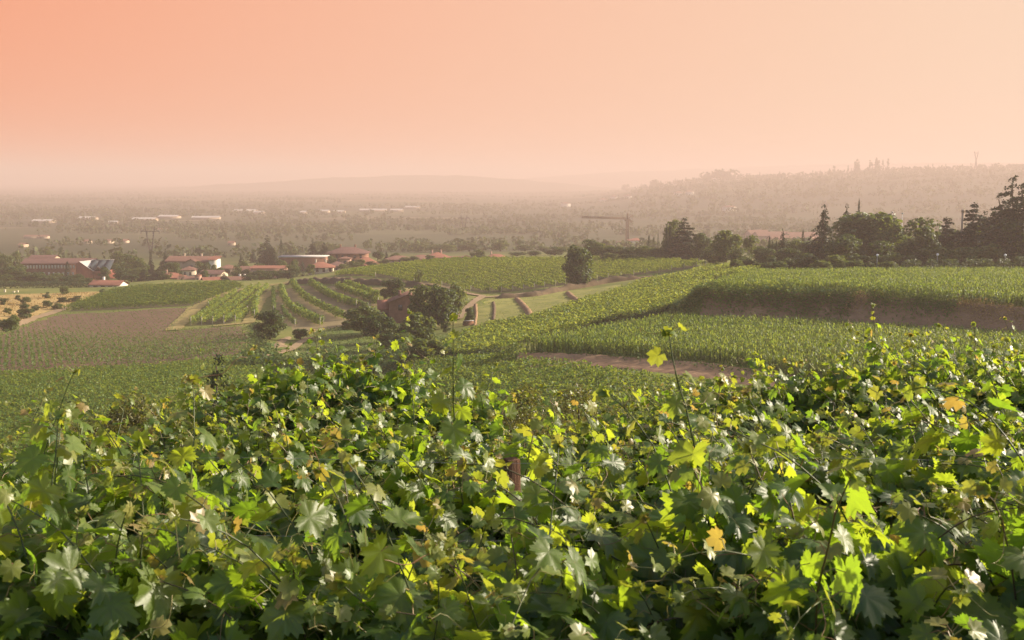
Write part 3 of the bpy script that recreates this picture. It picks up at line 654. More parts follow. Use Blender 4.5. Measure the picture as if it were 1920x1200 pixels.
for i, (px, top, w, lab) in enumerate(((1285, 470, 44, 'yellow green bush low in the hedgerow, the sunniest one'), (1312, 474, 40, 'bush at the right end of the hedgerow, beside the sunniest'), (1145, 474, 40, 'bush at the hedgerow foot near the lone tree'),
        (1195, 476, 40, 'bush at the hedgerow foot under the crane'), (1240, 476, 44, 'bush at the hedgerow foot under the cypress pair'), (1170, 476, 36, 'small bush at the hedgerow foot left of the crane'))):
    tree(px, top, 352 - i * 2, w, 'bush', lab, g)
tree(1085, 459, 283, 58, 'broad', 'lone dense dark tree in the middle of the striped vineyard', base=h1(*(P(1085, 537, 283)[:2])))
tree(1078, 480, 281.5, 40, 'broad', 'lower bushy half of the lone vineyard tree, a second stem', base=h1(*(P(1085, 537, 282)[:2])))
g = 'trees between the striped vineyard and the plain'
for px, top, w, Y, k, lab in ((1040, 463, 38, 470, 'broad', 'round dark tree standing left of the lone vineyard tree'), (1003, 470, 30, 480, 'broad', 'lower dark tree two crowns left of the lone tree'), (970, 472, 34, 480, 'broad', 'dark tree right of the last red roof'),
        (895, 468, 26, 470, 'broad', 'dark round tree between the two last red roofs'), (938, 450, 36, 640, 'light', 'hazy round tree behind the last red roof'), (825, 458, 66, 640, 'light', 'wide hazy tree behind the long red roofs'), (880, 455, 40, 660, 'light', 'hazy tree behind the gap of the last two roofs'),
        (985, 458, 36, 620, 'light', 'hazy tree right of the last red roof, further back'), (1018, 462, 30, 600, 'light', 'pale small tree behind the dark crowns near the lone tree'), (1060, 462, 40, 560, 'light', 'pale tree behind the lone vineyard tree'),
        (724, 470, 16, 470, 'spruce', 'little dark spruce right of the red gable'), (708, 470, 22, 490, 'broad', 'dark tree touching the brown villa on its right'), (740, 474, 24, 500, 'light', 'small light tree behind the little spruce'),
        (806, 478, 18, 440, 'broad', 'dark small tree in front of the long red roofs'), (760, 482, 30, 450, 'light', 'low light tree before the red roofs'), (858, 482, 24, 440, 'broad', 'low dark tree before the last two roofs')):
    tree(px, top, abs(Y), w, k, lab, g, foot=-Y if Y < 0 else None)
g = 'trees of the village'
for px, top, Y, w, k, lab in ((500, 441, 480, 46, 'fir', 'massive dark fir, tallest tree of the village'), (512, 462, 478, 30, 'fir', 'smaller fir crowding the massive one'), (527, 449, 490, 11, 'cypress', 'stout column cypress beside the massive fir'),
        (586, 447, 500, 28, 'fir', 'neat pointed fir behind the long barn'), (608, 455, 498, 30, 'cedar', 'flat topped cedar left of the brown villa'), (555, 472, 515, 6, 'cypress', 'left of two tiny cypresses above the barn roof'), (559, 469, 516, 5, 'cypress', 'right of two tiny cypresses above the barn roof'),
        (567, 490, 408, 12, 'cypress', 'dark cypress in front of the bright hip roof'), (545, 497, 412, 36, 'broad', 'leafy tree left of the dark cypress by the hip roof'), (662, 489, 430, 28, 'light', 'light round tree between hip roof and red gable'),
        (520, 506, 405, 34, 'broad', 'dark tree before the pink row house'), (487, 507, 400, 36, 'broad', 'dark round tree left of the pink row house front'), (452, 474, 470, 18, 'fir', 'neat fir standing between village roofs in the middle'),
        (474, 466, 540, 14, 'fir', 'small fir peeping up beside the massive one'), (420, 511, 396, 20, 'fir', 'small fir beside the bright red roof'), (310, 466, 470, 30, 'fir', 'broad blue-dark fir left of the villa with gable'),
        (282, 468, 460, 18, 'spruce', 'thin topped spruce left of the broad dark fir'), (270, 502, 396, 30, 'fir', 'dark fir at the level vineyard edge, below the pylon'), (287, 504, 400, 26, 'fir', 'dark fir right of its twin below the pylon'),
        (340, 507, 398, 10, 'cypress', 'narrow dark cypress before the low red roofs'), (372, 490, 440, 18, 'broad', 'tree against the front of the villa'), (388, 492, 436, 20, 'broad', 'second tree against the front of the villa, by its pale wall'),
        (400, 494, 440, 12, 'broad', 'small tree right of the pale villa wall'), (240, 478, 450, 50, 'broad', 'large leafy tree right of the saw-tooth roofs'), (222, 470, 480, 34, 'light', 'pale leafy tree above the saw-tooth roofs'),
        (256, 500, 420, 40, 'broad', 'leafy tree above the white cottage'), (228, 465, 520, 7, 'cypress', 'thin cypress above the saw-tooth roofs'), (368, 463, 700, 20, 'broad', 'round hazy tree in the meadow behind the villa'),
        (404, 470, 640, 24, 'broad', 'low round hazy tree right of the villa ridge'), (462, 505, 420, 20, 'broad', 'small tree between the middle roofs'), (300, 500, 440, 28, 'light', 'light tree between the broad fir and its twin firs')):
    tree(px, top, abs(Y), w, k, lab, g, foot=-Y if Y < 0 else None)
g = 'trees around the long school'
for px, top, Y, w, k, lab in ((62, 459, 470, 16, 'spruce', 'tall thin conifer at the near end of the long roof'), (30, 473, 460, 22, 'broad', 'dark tree with a pointed top at the left edge'), (5, 475, 455, 40, 'broad', 'rounded tree cut by the left edge'),
        (126, 490, 405, 13, 'cypress', 'dark cypress in front of the long window rows'), (20, 500, 400, 50, 'broad', 'big dark tree low at the left edge'), (55, 512, 396, 44, 'broad', 'dark tree before the left end of the windows'), (88, 517, 394, 40, 'broad', 'dark low tree under the window rows, first from the big one'),
        (118, 519, 392, 40, 'broad', 'dark low tree under the cypress by the windows'), (150, 521, 390, 42, 'broad', 'dark low tree left of the white cottage'), (168, 470, 520, 12, 'fir', 'small far fir above the long roof ridge'), (135, 472, 520, 7, 'cypress', 'tiny far cypress above the long roof ridge')):
    tree(px, top, abs(Y), w, k, lab, g, foot=-Y if Y < 0 else None)
g = 'bushes of the dry meadow'
for px, top, Y, w, k, lab in ((46, 569, -598, 32, 'dbush', 'biggest blue green bush in the dry meadow'), (12, 593, -622, 36, 'dbush', 'wide bush at the left edge of the dry meadow'), (28, 590, -615, 22, 'bush', 'pale bush beside the wide one at the left edge'), (88, 547, -560, 14, 'dbush', 'bush on the far edge of the dry meadow, middle'),
        (6, 556, -572, 14, 'dbush', 'small dark bush at the far left of the dry meadow'), (33, 553, -565, 10, 'dbush', 'small upright bush near the meadow pillars'), (48, 556, -572, 16, 'bush', 'yellowish bush above the biggest one'), (88, 562, -578, 16, 'bush', 'light bush in the middle of the dry meadow'),
        (117, 557, -567, 20, 'dbush', 'low spreading bush near the level vineyard corner'), (143, 554, -566, 24, 'dbush', 'wide low bush right beside the level vineyard'), (66, 571, -583, 16, 'dbush', 'small bush right of the biggest one'), (110, 568, -580, 20, 'bush', 'light low bush by the level vineyard corner'),
        (14, 576, -590, 12, 'bush', 'tiny pale bush left of the biggest one'), (192, 541, -552, 15, 'dbush', 'round dark bush before the white cottage'), (122, 536, -553, 16, 'bush', 'pale upright bush at the dark hedge foot')):
    tree(px, top, abs(Y), w, k, lab, g, foot=-Y if Y < 0 else None)
g = 'trees around the brick farmhouse'
for px, top, Y, w, k, lab in ((738, 521, -562, 50, 'broad', 'dark rounded tree behind the farmhouse roof'), (720, 541, -562, 20, 'broad', 'small dark ball tree left behind the farmhouse'), (792, 536, -618, 66, 'broad', 'dense blue-green tree against the farmhouse gable'),
        (828, 533, -616, 64, 'broad', 'dense dark tree right of the one at the gable'), (854, 530, -600, 42, 'light', 'lighter leafy tree at the right end of the farm grove'), (785, 505, -537, 22, 'thin', 'thin see-through tree on the track above the farmhouse'),
        (684, 570, -632, 88, 'light', 'wide leafy tree left of the farmhouse front'), (712, 586, -645, 64, 'broad', 'round green tree at the foot of the farmhouse'), (786, 583, -660, 74, 'light', 'leafy tree in front of the farm grove'),
        (732, 602, -655, 56, 'dbush', 'dark bush on the slope below the farmhouse'), (750, 622, -672, 64, 'bush', 'light bush at the lower edge of the farm grove'), (836, 606, -624, 14, 'dbush', 'little dark bush alone on the lane lawn'),
        (505, 580, -637, 66, 'broad', 'round dark tree at the lower end of the curved rows'), (563, 614, -638, 32, 'broad', 'small round tree above the bare earth patch'), (880, 576, -605, 16, 'dbush', 'narrow dark hedge bush above the woodpile'),
        (800, 632, -684, 56, 'bush', 'bush in the hollow below the farm grove'), (765, 604, -660, 56, 'broad', 'dark crown between the two leafy trees by the farm'), (650, 600, -618, 26, 'bush', 'small bush at the end of the longest curved row')):
    tree(px, top, abs(Y), w, k, lab, g, foot=-Y if Y < 0 else None)
g = 'shaded trees filling the back of the garden'
for px, top, Y, w, k, lab in ((1470, 452, 330, 60, 'broad', 'back tree behind the small lone spruce'), (1525, 448, 310, 60, 'broad', 'back tree behind the pointed spruce'), (1690, 440, 320, 60, 'broad', 'back tree between the big dome and the lamp post'), (1755, 440, 310, 60, 'broad', 'back tree right of the round dark tree'), (1800, 432, 315, 60, 'broad', 'back tree behind the square column'), (1868, 418, 310, 64, 'broad', 'back tree left of the tall ragged conifer'), (1905, 400, 290, 70, 'fir', 'second conifer close behind the tall ragged one'), (1845, 395, 300, 66, 'fir', 'conifer tip between the loose-crowned one and the tall ragged one')):
    tree(px, top, Y, w, k, lab, g)
g = 'dense conifers at the right edge'
for px, top, Y, w, k, lab in ((1880, 362, 256, 110, 'fir', 'dense dark conifer just left of the highest one'), (1922, 342, 246, 120, 'fir', 'dense dark conifer half cut by the right edge'), (1895, 398, 248, 90, 'broad', 'dark crown filling the space between the right edge conifers'), (1838, 418, 270, 80, 'broad', 'dark crown right of the square column'), (1775, 428, 280, 70, 'broad', 'dark crown between round tree and square column'), (1700, 446, 270, 60, 'broad', 'dark crown closing the gap under the free lamp post')):
    tree(px, top, Y, w, k, lab, g)
g = 'shrubs and low trees behind the corn edge'
for px, top, Y, w, k, lab in ((1388, 466, 285, 40, 'broad', 'dark low tree filling the space under the tall airy tree'), (1432, 462, 290, 44, 'broad', 'dark low tree just left of the cypress trio'), (1480, 462, 285, 46, 'broad', 'dark low tree between small spruce and pointed spruce'), (1508, 474, 262, 40, 'dbush', 'dark bush left of the pointed spruce foot'),
        (1345, 480, 300, 36, 'bush', 'pale bush at the end of the striped vineyard'), (1402, 480, 262, 36, 'dbush', 'dark bush below the thin crowned tree'), (1378, 486, 256, 30, 'bush', 'light bush at the corn corner below the airy tree'), (1445, 482, 246, 34, 'dbush', 'dark bush beneath the cypress trio'),
        (1540, 486, 234, 46, 'bush', 'light bush at the corn edge, below the pointed spruce'), (1600, 488, 232, 46, 'dbush', 'dark bush at the corn edge under the left side of the dome'), (1668, 488, 231, 40, 'bush', 'light bush at the corn edge, next to the first hedge block'), (1740, 462, 252, 60, 'broad', 'dark low tree under the round dark tree'), (1905, 450, 246, 60, 'broad', 'dark low tree beneath the tall ragged conifer')):
    tree(px, top, Y, w, k, lab, g)
g = 'dark trees at the front of the village'
for px, top, Y, w, k, lab in ((228, 500, 400, 34, 'broad', 'dark tree right of the white cottage roof'), (246, 512, 392, 36, 'broad', 'low dark tree right of the white cottage'), (305, 508, 402, 30, 'broad', 'dark tree before the broad blue-dark fir'), (262, 488, 430, 34, 'broad', 'dark tree behind the twin firs, left'), (322, 490, 440, 30, 'broad', 'dark tree between broad fir and tan villa'),
        (500, 508, 404, 30, 'broad', 'dark tree in front of the pink row house, middle'), (540, 508, 396, 34, 'broad', 'dark tree at the start of the track by the row house'), (470, 514, 396, 30, 'broad', 'dark tree before the middle roofs'), (10, 515, 392, 46, 'broad', 'dark tree low at the left edge, in front'), (35, 496, 420, 40, 'broad', 'dark tree left of the school wall'), (70, 508, 405, 34, 'broad', 'dark tree covering the lower school windows, left'),
        (105, 512, 400, 36, 'broad', 'dark tree covering the lower school windows, middle'), (140, 514, 398, 36, 'broad', 'dark tree at the foot of the red gabled wing'), (165, 520, 392, 30, 'broad', 'dark tree between school wing and cottage'), (696, 490, 432, 24, 'broad', 'dark low tree before the broad red hip roof'), (902, 478, 452, 24, 'broad', 'low dark tree left of the last red roof')):
    tree(px, top, Y, w, k, lab, g)
# clipped hedges
def hedge(pxs, Y, top, depth, label, group, mat='dark'):
    c = np.array([[ray(p, 480)[0] * Y, Y] for p in pxs]); L_ = np.hypot(*(c[-1] - c[0])); n = int(L_ * 90); s = RNG.uniform(0, 1, n)
    x = c[0, 0] + (c[-1, 0] - c[0, 0]) * s; z0 = h1(c.mean(0)[0], Y); h = ray(pxs[0], top)[1] * Y - z0
    q = RNG.uniform(0, 1, n) ** .6; y = Y + RNG.uniform(-.5, .5, n) * depth * (1 - .25 * q ** 4); zz = h * q * np.minimum(1, (np.minimum(s, 1 - s) * L_ / .7) ** .4 * 1.0)
    V, Fc = leaf_cards(np.column_stack([x, y, z0 + zz]), unit(np.column_stack([RNG.normal(0, .6, n), -.5 + RNG.normal(0, .5, n), q * 1.2])), RNG.uniform(.3, .6, n))
    return tag(link('hedge', mesh_np('hedge', V, [Fc]), M[mat]), label, 'hedge', group)
gh = 'clipped hedges along the upper corn'
for a, b, t, lab in ((1690, 1731, 487, 'clipped dark hedge block nearest the big domed tree'), (1733, 1762, 486, 'rounded clipped hedge, second in the line from the dome'), (1764, 1801, 486, 'low clipped hedge in the middle of the line'), (1804, 1866, 485, 'long square clipped hedge behind the corn'), (1868, 1900, 484, 'clipped hedge second from the right edge'), (1902, 1950, 480, 'tall clipped hedge at the right edge')):
    hedge((a, b), 232, t, 2.5, lab, gh)
hedge((-40, 165), 372, 528, 4, 'long dark clipped hedge between the school trees and dry meadow', None, 'dark')
# bank vegetation
def clump_mass(name, pts, label, cat, mat, dens, h, w, size, up=.4, aspect=.7):
    c = resample(np.array([G(*p)[:2] for p in pts]), 1.0); n = int(len(c) * dens); k = RNG.integers(0, len(c), n); t = unit(np.gradient(c, axis=0)); nr = np.stack([-t[:, 1], t[:, 0]], -1)
    lat = RNG.normal(0, .33, n) * w; p = c[k] + nr[k] * lat[:, None] + RNG.normal(0, .5, (n, 2)); q = RNG.beta(1.6, 1.3, n); hv = h * (.75 + .3 * np.sin(k * .55) + .25 * np.sin(k * 1.7 + 1)); hv = hv * np.clip(1.15 - np.abs(lat) / w, .2, 1)
    V, Fc = leaf_cards(np.column_stack([p, H(p[:, 0], p[:, 1]) + q * hv]), unit(np.column_stack([RNG.normal(0, .5, n), -.35 + RNG.normal(0, .5, n), up + .6 * q])), RNG.uniform(.6, 1.4, n) * size, aspect)
    return tag(link(name, mesh_np(name, V, [Fc]), M[mat]), label, cat, kind='stuff')
clump_mass('creeper_undergrowth', [(1300, 566), (1340, 563), (1400, 563), (1470, 566), (1540, 569), (1596, 570)], 'dark green creeper hanging over the upper earth bank', 'creeper', 'vine', 210, 2.1, 2.6, .4, .8)
clump_mass('dry_grass', [(1594, 574), (1606, 570), (1625, 570), (1640, 574)], 'tawny dry grass tuft on the bank beside the creeper', 'grass', 'dry', 150, 1.6, 1.8, .4, .0, .25)
clump_mass('reeds', [(1638, 572), (1670, 573), (1710, 576), (1750, 580), (1788, 583)], 'bright green reeds under the upper corn', 'reeds', 'vine', 230, 2.3, 2.2, .42, .0, .35)
clump_mass('creeper_undergrowth', [(1262, 588), (1280, 582), (1296, 576), (1312, 570)], 'rounded end of the creeper where the upper bank meets the hollow vineyard', 'creeper', 'vine', 240, 1.9, 3.4, .4, .7)
clump_mass('dry_grass', [(1785, 580), (1830, 586), (1880, 592), (1960, 602)], 'pale dry grass fringe on the bank at the right edge', 'grass', 'dry', 120, 1.2, 2.0, .36, .0, .25)
clump_mass('dry_grass', [(1800, 590), (1860, 600), (1940, 612)], 'thin trailing dry stalks lower on the right bank', 'grass', 'dry', 30, .5, 2.2, .36, .1, .2)
clump_mass('ditch_undergrowth', [(1118, 611), (1160, 603), (1210, 595), (1240, 588), (1266, 586)], 'dark ditch growth between hollow vineyard and lower corn', 'undergrowth', 'dark', 90, 1.5, 1.6, .36)
clump_mass('bank_grass', [(985, 663), (1060, 664), (1180, 674), (1300, 686), (1420, 702), (1560, 726)], 'green grass hanging down the lower earth bank', 'grass', 'vine_dull', 26, .7, 1.2, .34, .2, .4)
clump_mass('ditch_undergrowth', [(815, 676), (870, 674), (920, 672), (955, 664)], 'dark growth along the foot of the hollow vineyard', 'undergrowth', 'dark', 100, 1.3, 1.6, .36)
# ------------------------------------------------------------------ shrubs on the slope just behind the vines: small leaves of their own
def near_shrub(px, top, Y, wpx, label, mat, n, size, depth=1.0, stems=7, name='shrub', cat='shrub'):
    a, b = ray(px, top); x0 = a * Y; z0 = h1(x0, Y); h = b * Y - z0; w = wpx * Y / FPX; r = RNG
    lob = 26; th = r.uniform(0, 6.28, lob); u = r.uniform(0, 1, lob) ** .5; zz = r.uniform(.25, .86, lob)
    LC = np.stack([u * np.cos(th) * w * .42, u * np.sin(th) * w * .42 * depth, zz * h * (1 - .28 * u * u)], -1); rad = r.uniform(.13, .24, lob) * min(w, h)
    k = r.integers(0, lob, n); d = unit(r.normal(0, 1, (n, 3)) + [0, 0, .3]); Cn = LC[k] + d * (rad[k] * r.uniform(.3, 1.12, n) ** .7)[:, None]
    Cn[:, 2] = np.clip(Cn[:, 2], .1, h * 1.04)
    V, Fc = leaf_cards(Cn, unit(d * .4 + r.normal(0, .6, (n, 3)) + [0, 0, .25]), r.uniform(.6, 1.4, n) * size, .42)
    o = empty(name, (x0, Y, z0)); link('foliage', mesh_np('foliage', V, [Fc]), M[mat], o)
    bm_ = MB()
    for i in range(stems):
        e = LC[r.integers(0, lob)]; bm_.tube([(0.1 * math.cos(i), .1 * math.sin(i), -.2), e * .5 + r.normal(0, .1, 3), e], [.06, .04, .015], 5)
    bm_.build('stem', M['trunk'], o)
    return tag(o, label, cat)
near_shrub(178, 668, 34, 215, 'broad olive-brown shrub behind the vines, the one with a rounded top', 'olive', 30000, .10)
near_shrub(310, 728, 27, 160, 'lower olive-brown shrub with twiggy gloss beside the rounded one', 'olive', 20000, .085)
near_shrub(768, 640, 30, 150, 'upright olive shrub behind the vines, in line with the farmhouse', 'olive', 22000, .09)
near_shrub(1090, 664, 30, 180, 'olive shrub in front of the lower earth bank', 'olive', 20000, .085)
near_shrub(980, 706, 26, 190, 'dusty low shrub filling the dip behind the vines', 'olive', 22000, .075)
near_shrub(560, 676, 62, 230, 'dark green bramble on the slope below the earth track', 'dark', 16000, .22)
near_shrub(1190, 725, 24, 150, 'dusty shrub right of the dip, below the lower corn', 'olive', 16000, .07)
tree(409, 660, 60, 150, 'fir', 'dark shaggy conifer tip sticking up behind the vines')

def tufts(name, poly, label, mat, dens, h, size):
    x, y = scatter(poly, dens); n = len(x); pt = np.sin(x * .23 + np.sin(y * .17) * 2) + np.sin(y * .31 + np.sin(x * .11) * 3); k = RNG.uniform(-1.6, 1.6, n) < pt; x, y = x[k], y[k]; n = len(x)
    V, Fc = leaf_cards(np.column_stack([x, y, H(x, y) + h * RNG.uniform(.2, 1, n)]), unit(RNG.normal(0, .6, (n, 3)) + [0, 0, .35]), RNG.uniform(.6, 1.5, n) * size, .45)
    return tag(link(name, mesh_np(name, V, [Fc]), M[mat]), label, 'grass', kind='stuff')
tufts('grass', gpoly([(478, 700), (500, 655), (560, 655), (600, 618), (650, 612), (730, 640), (860, 625), (850, 648), (800, 690), (650, 712)]), 'uneven grass tufts on the slope below the farmhouse', 'vine_dull', 9, .25, .34)
tufts('grass', gpoly([(878, 632), (882, 590), (905, 562), (1000, 555), (1080, 545), (1175, 535), (1165, 548), (1080, 575), (1000, 602), (930, 622)]), 'uneven grass tufts on the mown meadow', 'vine_far', 3, .12, .26)
tufts('dry_grass', gpoly([(-100, 650), (0, 616), (60, 594), (112, 578), (200, 550), (180, 547), (100, 551), (-100, 560)]), 'tufts of dry grass on the tan meadow', 'dry', 3, .3, .4)
clump_mass('bramble_undergrowth', [(462, 694), (520, 690), (580, 694), (650, 697), (720, 692), (780, 690)], 'dark brambles along the bottom of the grass slope', 'undergrowth', 'vine_dull', 260, 3.2, 6.0, .42)
clump_mass('ditch_undergrowth', [(480, 612), (486, 640), (480, 668)], 'rough growth between the ploughed field and the grass slope', 'undergrowth', 'dark', 60, .9, 1.6, .36)
g = 'trees between the village houses'
for px, top, Y, w, k, lab in ((332, 502, 414, 14, 'broad', 'tree squeezed between the two low red roofs'), (384, 506, 412, 18, 'broad', 'tree between the small pink tower and tan villa'), (411, 500, 432, 20, 'broad', 'tree left of the pinkish hip roof'), (443, 498, 424, 18, 'broad', 'tree below the neat middle fir'), (458, 488, 456, 20, 'light', 'light tree right of the neat middle fir'), (489, 492, 440, 26, 'broad', 'tree overlapping the left end of the pink row house'),
        (528, 488, 436, 22, 'broad', 'tree where the row house meets the barn'), (552, 486, 424, 22, 'broad', 'tree before the long barn wall'), (582, 494, 410, 18, 'bush', 'bush at the foot of the bright hip roof'), (620, 480, 446, 20, 'broad', 'tree between barn and brown villa'), (643, 494, 414, 20, 'bush', 'bush in front of the shaded brown roof'), (675, 486, 436, 22, 'light', 'light tree before the brown villa corner'),
        (720, 486, 440, 22, 'broad', 'low tree below the little dark spruce'), (776, 480, 446, 20, 'broad', 'low tree left of the joined red roofs'), (835, 484, 446, 22, 'broad', 'low tree under the higher joined roof'), (914, 480, 450, 20, 'bush', 'bush left of the last red roof'), (195, 500, 410, 22, 'broad', 'tree in front of the saw-tooth hall'), (212, 492, 436, 26, 'broad', 'tree hiding the right end of the saw-tooth hall')):
    tree(px, top, Y, w, k, lab, g)
# ------------------------------------------------------------------ buildings of the village
def tile_mat(name, a, b):
    m, N, L, out = new_mat(name); p = pos(N, L)
    w = N.new('ShaderNodeTexWave'); w.inputs['Scale'].default_value = 1.3; w.inputs['Distortion'].default_value = 1.5; L.new(p, w.inputs['Vector'])
    n = nmath(N, L, 'ADD', nmath(N, L, 'MULTIPLY', w.outputs['Fac'], .35), nmath(N, L, 'MULTIPLY', noise(N, L, p, .9, 5), .65))
    principled(N, L, out, ramp(N, L, n, [(.3, a), (.7, b)]), .85, .2, n, .3, .1); return m
M['tile_red'] = tile_mat('bright_roof_tiles', (.21, .08, .05), (.32, .135, .085)); M['tile'] = tile_mat('roof_tiles', (.15, .075, .05), (.24, .125, .085)); M['tile_brown'] = tile_mat('brown_roof_tiles', (.12, .06, .05), (.18, .1, .075))
M['brick'] = plain_mat('brick_wall', (.18, .085, .055), (.27, .14, .09), 1.2, .9); M['brick_red'] = plain_mat('red_brick_wall', (.28, .09, .06), (.36, .14, .09), .8, .9)
M['cream'] = plain_mat('cream_plaster', (.52, .42, .3), (.64, .54, .4), .4, .9); M['white'] = plain_mat('white_plaster', (.66, .58, .48), (.76, .7, .6), .4, .9); M['pink'] = plain_mat('pink_plaster', (.45, .26, .19), (.55, .34, .26), .4, .9)
M['tan'] = plain_mat('tan_plaster', (.36, .26, .18), (.46, .35, .25), .4, .9); M['glass'] = plain_mat('dark_window', (.03, .03, .032), (.06, .055, .05), .5, .25, .5); M['pale_pane'] = plain_mat('pale_window', (.5, .44, .38), (.62, .56, .48), 1, .6)  # the school's window panes share one pale tone
M['metal'] = plain_mat('galvanised_metal', (.3, .29, .28), (.42, .4, .38), 2, .5, .5); M['metal_blue'] = plain_mat('blue_grey_roofing', (.04, .05, .056), (.07, .085, .092), .6, .9, .1); M['white_metal'] = plain_mat('white_sheet_roof', (.36, .33, .3), (.5, .46, .42), .3, .8, .2)
M['crane_paint'] = plain_mat('faded_yellow_paint', (.13, .075, .03), (.2, .115, .045), 1, .7); M['lamp_white'] = plain_mat('milk_glass', (.75, .74, .7), (.85, .84, .8), 2, .3, .5); M['wood'] = plain_mat('weathered_wood', (.2, .1, .055), (.32, .17, .09), 9, .85, .2, (6, 6, .8), .3)
def house(px, Y, w, d, hw, hr, yaw, roof, wall, tile, label, top=None, ridge=None, over=.5, wins=(), chim=0, door=None, z=None, win_mat='glass', name='house', cat='house'):
    """w wide, d deep, wall height hw, roof height hr; roof 'hip', 'gable' (ridge along the width), 'gable_end' (gable to the camera), 'flat', 'shed'"""
    a, _ = ray(px, 500); x = a * Y; z0 = h1(x, Y) if z is None else z
    if top is not None: z0 = ray(px, top)[1] * Y - hw - hr; hw_ext = max(0, z0 - h1(x, Y)) + 1.5
    else: hw_ext = 1.5
    o = empty(name, (x, Y, z0), yaw); X, D = w / 2, d / 2; b = MB()
    r_ = roof
    pro = [(-X, -D), (X, -D), (X, D), (-X, D)]; V = [(p[0], p[1], -hw_ext) for p in pro] + [(p[0], p[1], hw) for p in pro]; Fq = [(0, 1, 5, 4), (1, 2, 6, 5), (2, 3, 7, 6), (3, 0, 4, 7)]
    b.add(V, Fq)
    if r_ == 'gable': b.add([(-X, -D, hw), (-X, D, hw), (-X, 0, hw + hr - .12), (X, -D, hw), (X, D, hw), (X, 0, hw + hr - .12)], [(0, 2, 1), (3, 4, 5)])
    if r_ == 'gable_end': b.add([(-X, -D, hw), (X, -D, hw), (0, -D, hw + hr - .12), (-X, D, hw), (X, D, hw), (0, D, hw + hr - .12)], [(0, 1, 2), (3, 5, 4)])
    b.build('wall', M[wall], o)
    e = over; t = .18; X2, D2 = X + e, D + e; lo = hw - hr * e / max(min(X, D), .1) * .5; rf = MB()
    def slab(V, F): rf.add(list(V) + [(v[0], v[1], v[2] - t) for v in V], list(F) + [tuple(i + len(V) for i in f[::-1]) for f in F])
    if r_ == 'hip':
        k = min(X2, D2); rx, ry = max(0.01, X2 - D2), max(0.01, D2 - X2)
        V = [(-X2, -D2, lo), (X2, -D2, lo), (X2, D2, lo), (-X2, D2, lo), (-rx, -ry, hw + hr), (rx, ry, hw + hr)]
        F = [(0, 1, 5, 4), (1, 2, 5), (2, 3, 4, 5), (3, 0, 4)]; slab(V, F)
    elif r_ == 'gable': slab([(-X2, -D2, lo), (X2, -D2, lo), (X2, 0, hw + hr), (-X2, 0, hw + hr), (X2, D2, lo), (-X2, D2, lo)], [(0, 1, 2, 3), (3, 2, 4, 5)])
    elif r_ == 'gable_end': slab([(-X2, -D2, lo), (0, -D2, hw + hr), (0, D2, hw + hr), (-X2, D2, lo), (X2, -D2, lo), (X2, D2, lo)], [(0, 1, 2, 3), (1, 4, 5, 2)])
    elif r_ == 'shed': slab([(-X2, -D2, hw), (X2, -D2, hw), (X2, D2, hw + hr), (-X2, D2, hw + hr)], [(0, 1, 2, 3)])
    else: rf.box(-X2, X2, -D2, D2, hw, hw + max(hr, .25))
    R_ = rf.build('roof', M[tile], o)
    for i in range(chim):
        c = MB(); cx = X * (-.45 + .8 * i) + .1; c.box(cx - .3, cx + .3, -.3 + D * .25, .3 + D * .25, hw + hr * .3, hw + hr + .75); c.box(cx - .38, cx + .38, -.38 + D * .25, .38 + D * .25, hw + hr + .753, hw + hr + .9)
        c.build('chimney', M[wall], R_)
    for (u, v, ww, hh, *side) in wins:                     # u across the front, v height of the sill
        wb = MB()
        if not side: wb.box(u * X - ww / 2, u * X + ww / 2, -D - .05, -D + .1, v, v + hh)
        else: wb.box(X * side[0] - .1, X * side[0] + .05, u * D - ww / 2, u * D + ww / 2, v, v + hh)
        wb.build('window', M[win_mat], o)
    if door is not None:
        db = MB(); db.box(door * X - .55, door * X + .55, -D - .06, -D + .1, 0, 2.1); db.build('door', M['wood'], o)
    return tag(o, label, cat, 'houses of the village')
row = lambda n, v, w, h, a=-.8, b=.8: [(a + (b - a) * i / max(1, n - 1), v, w, h) for i in range(n)]
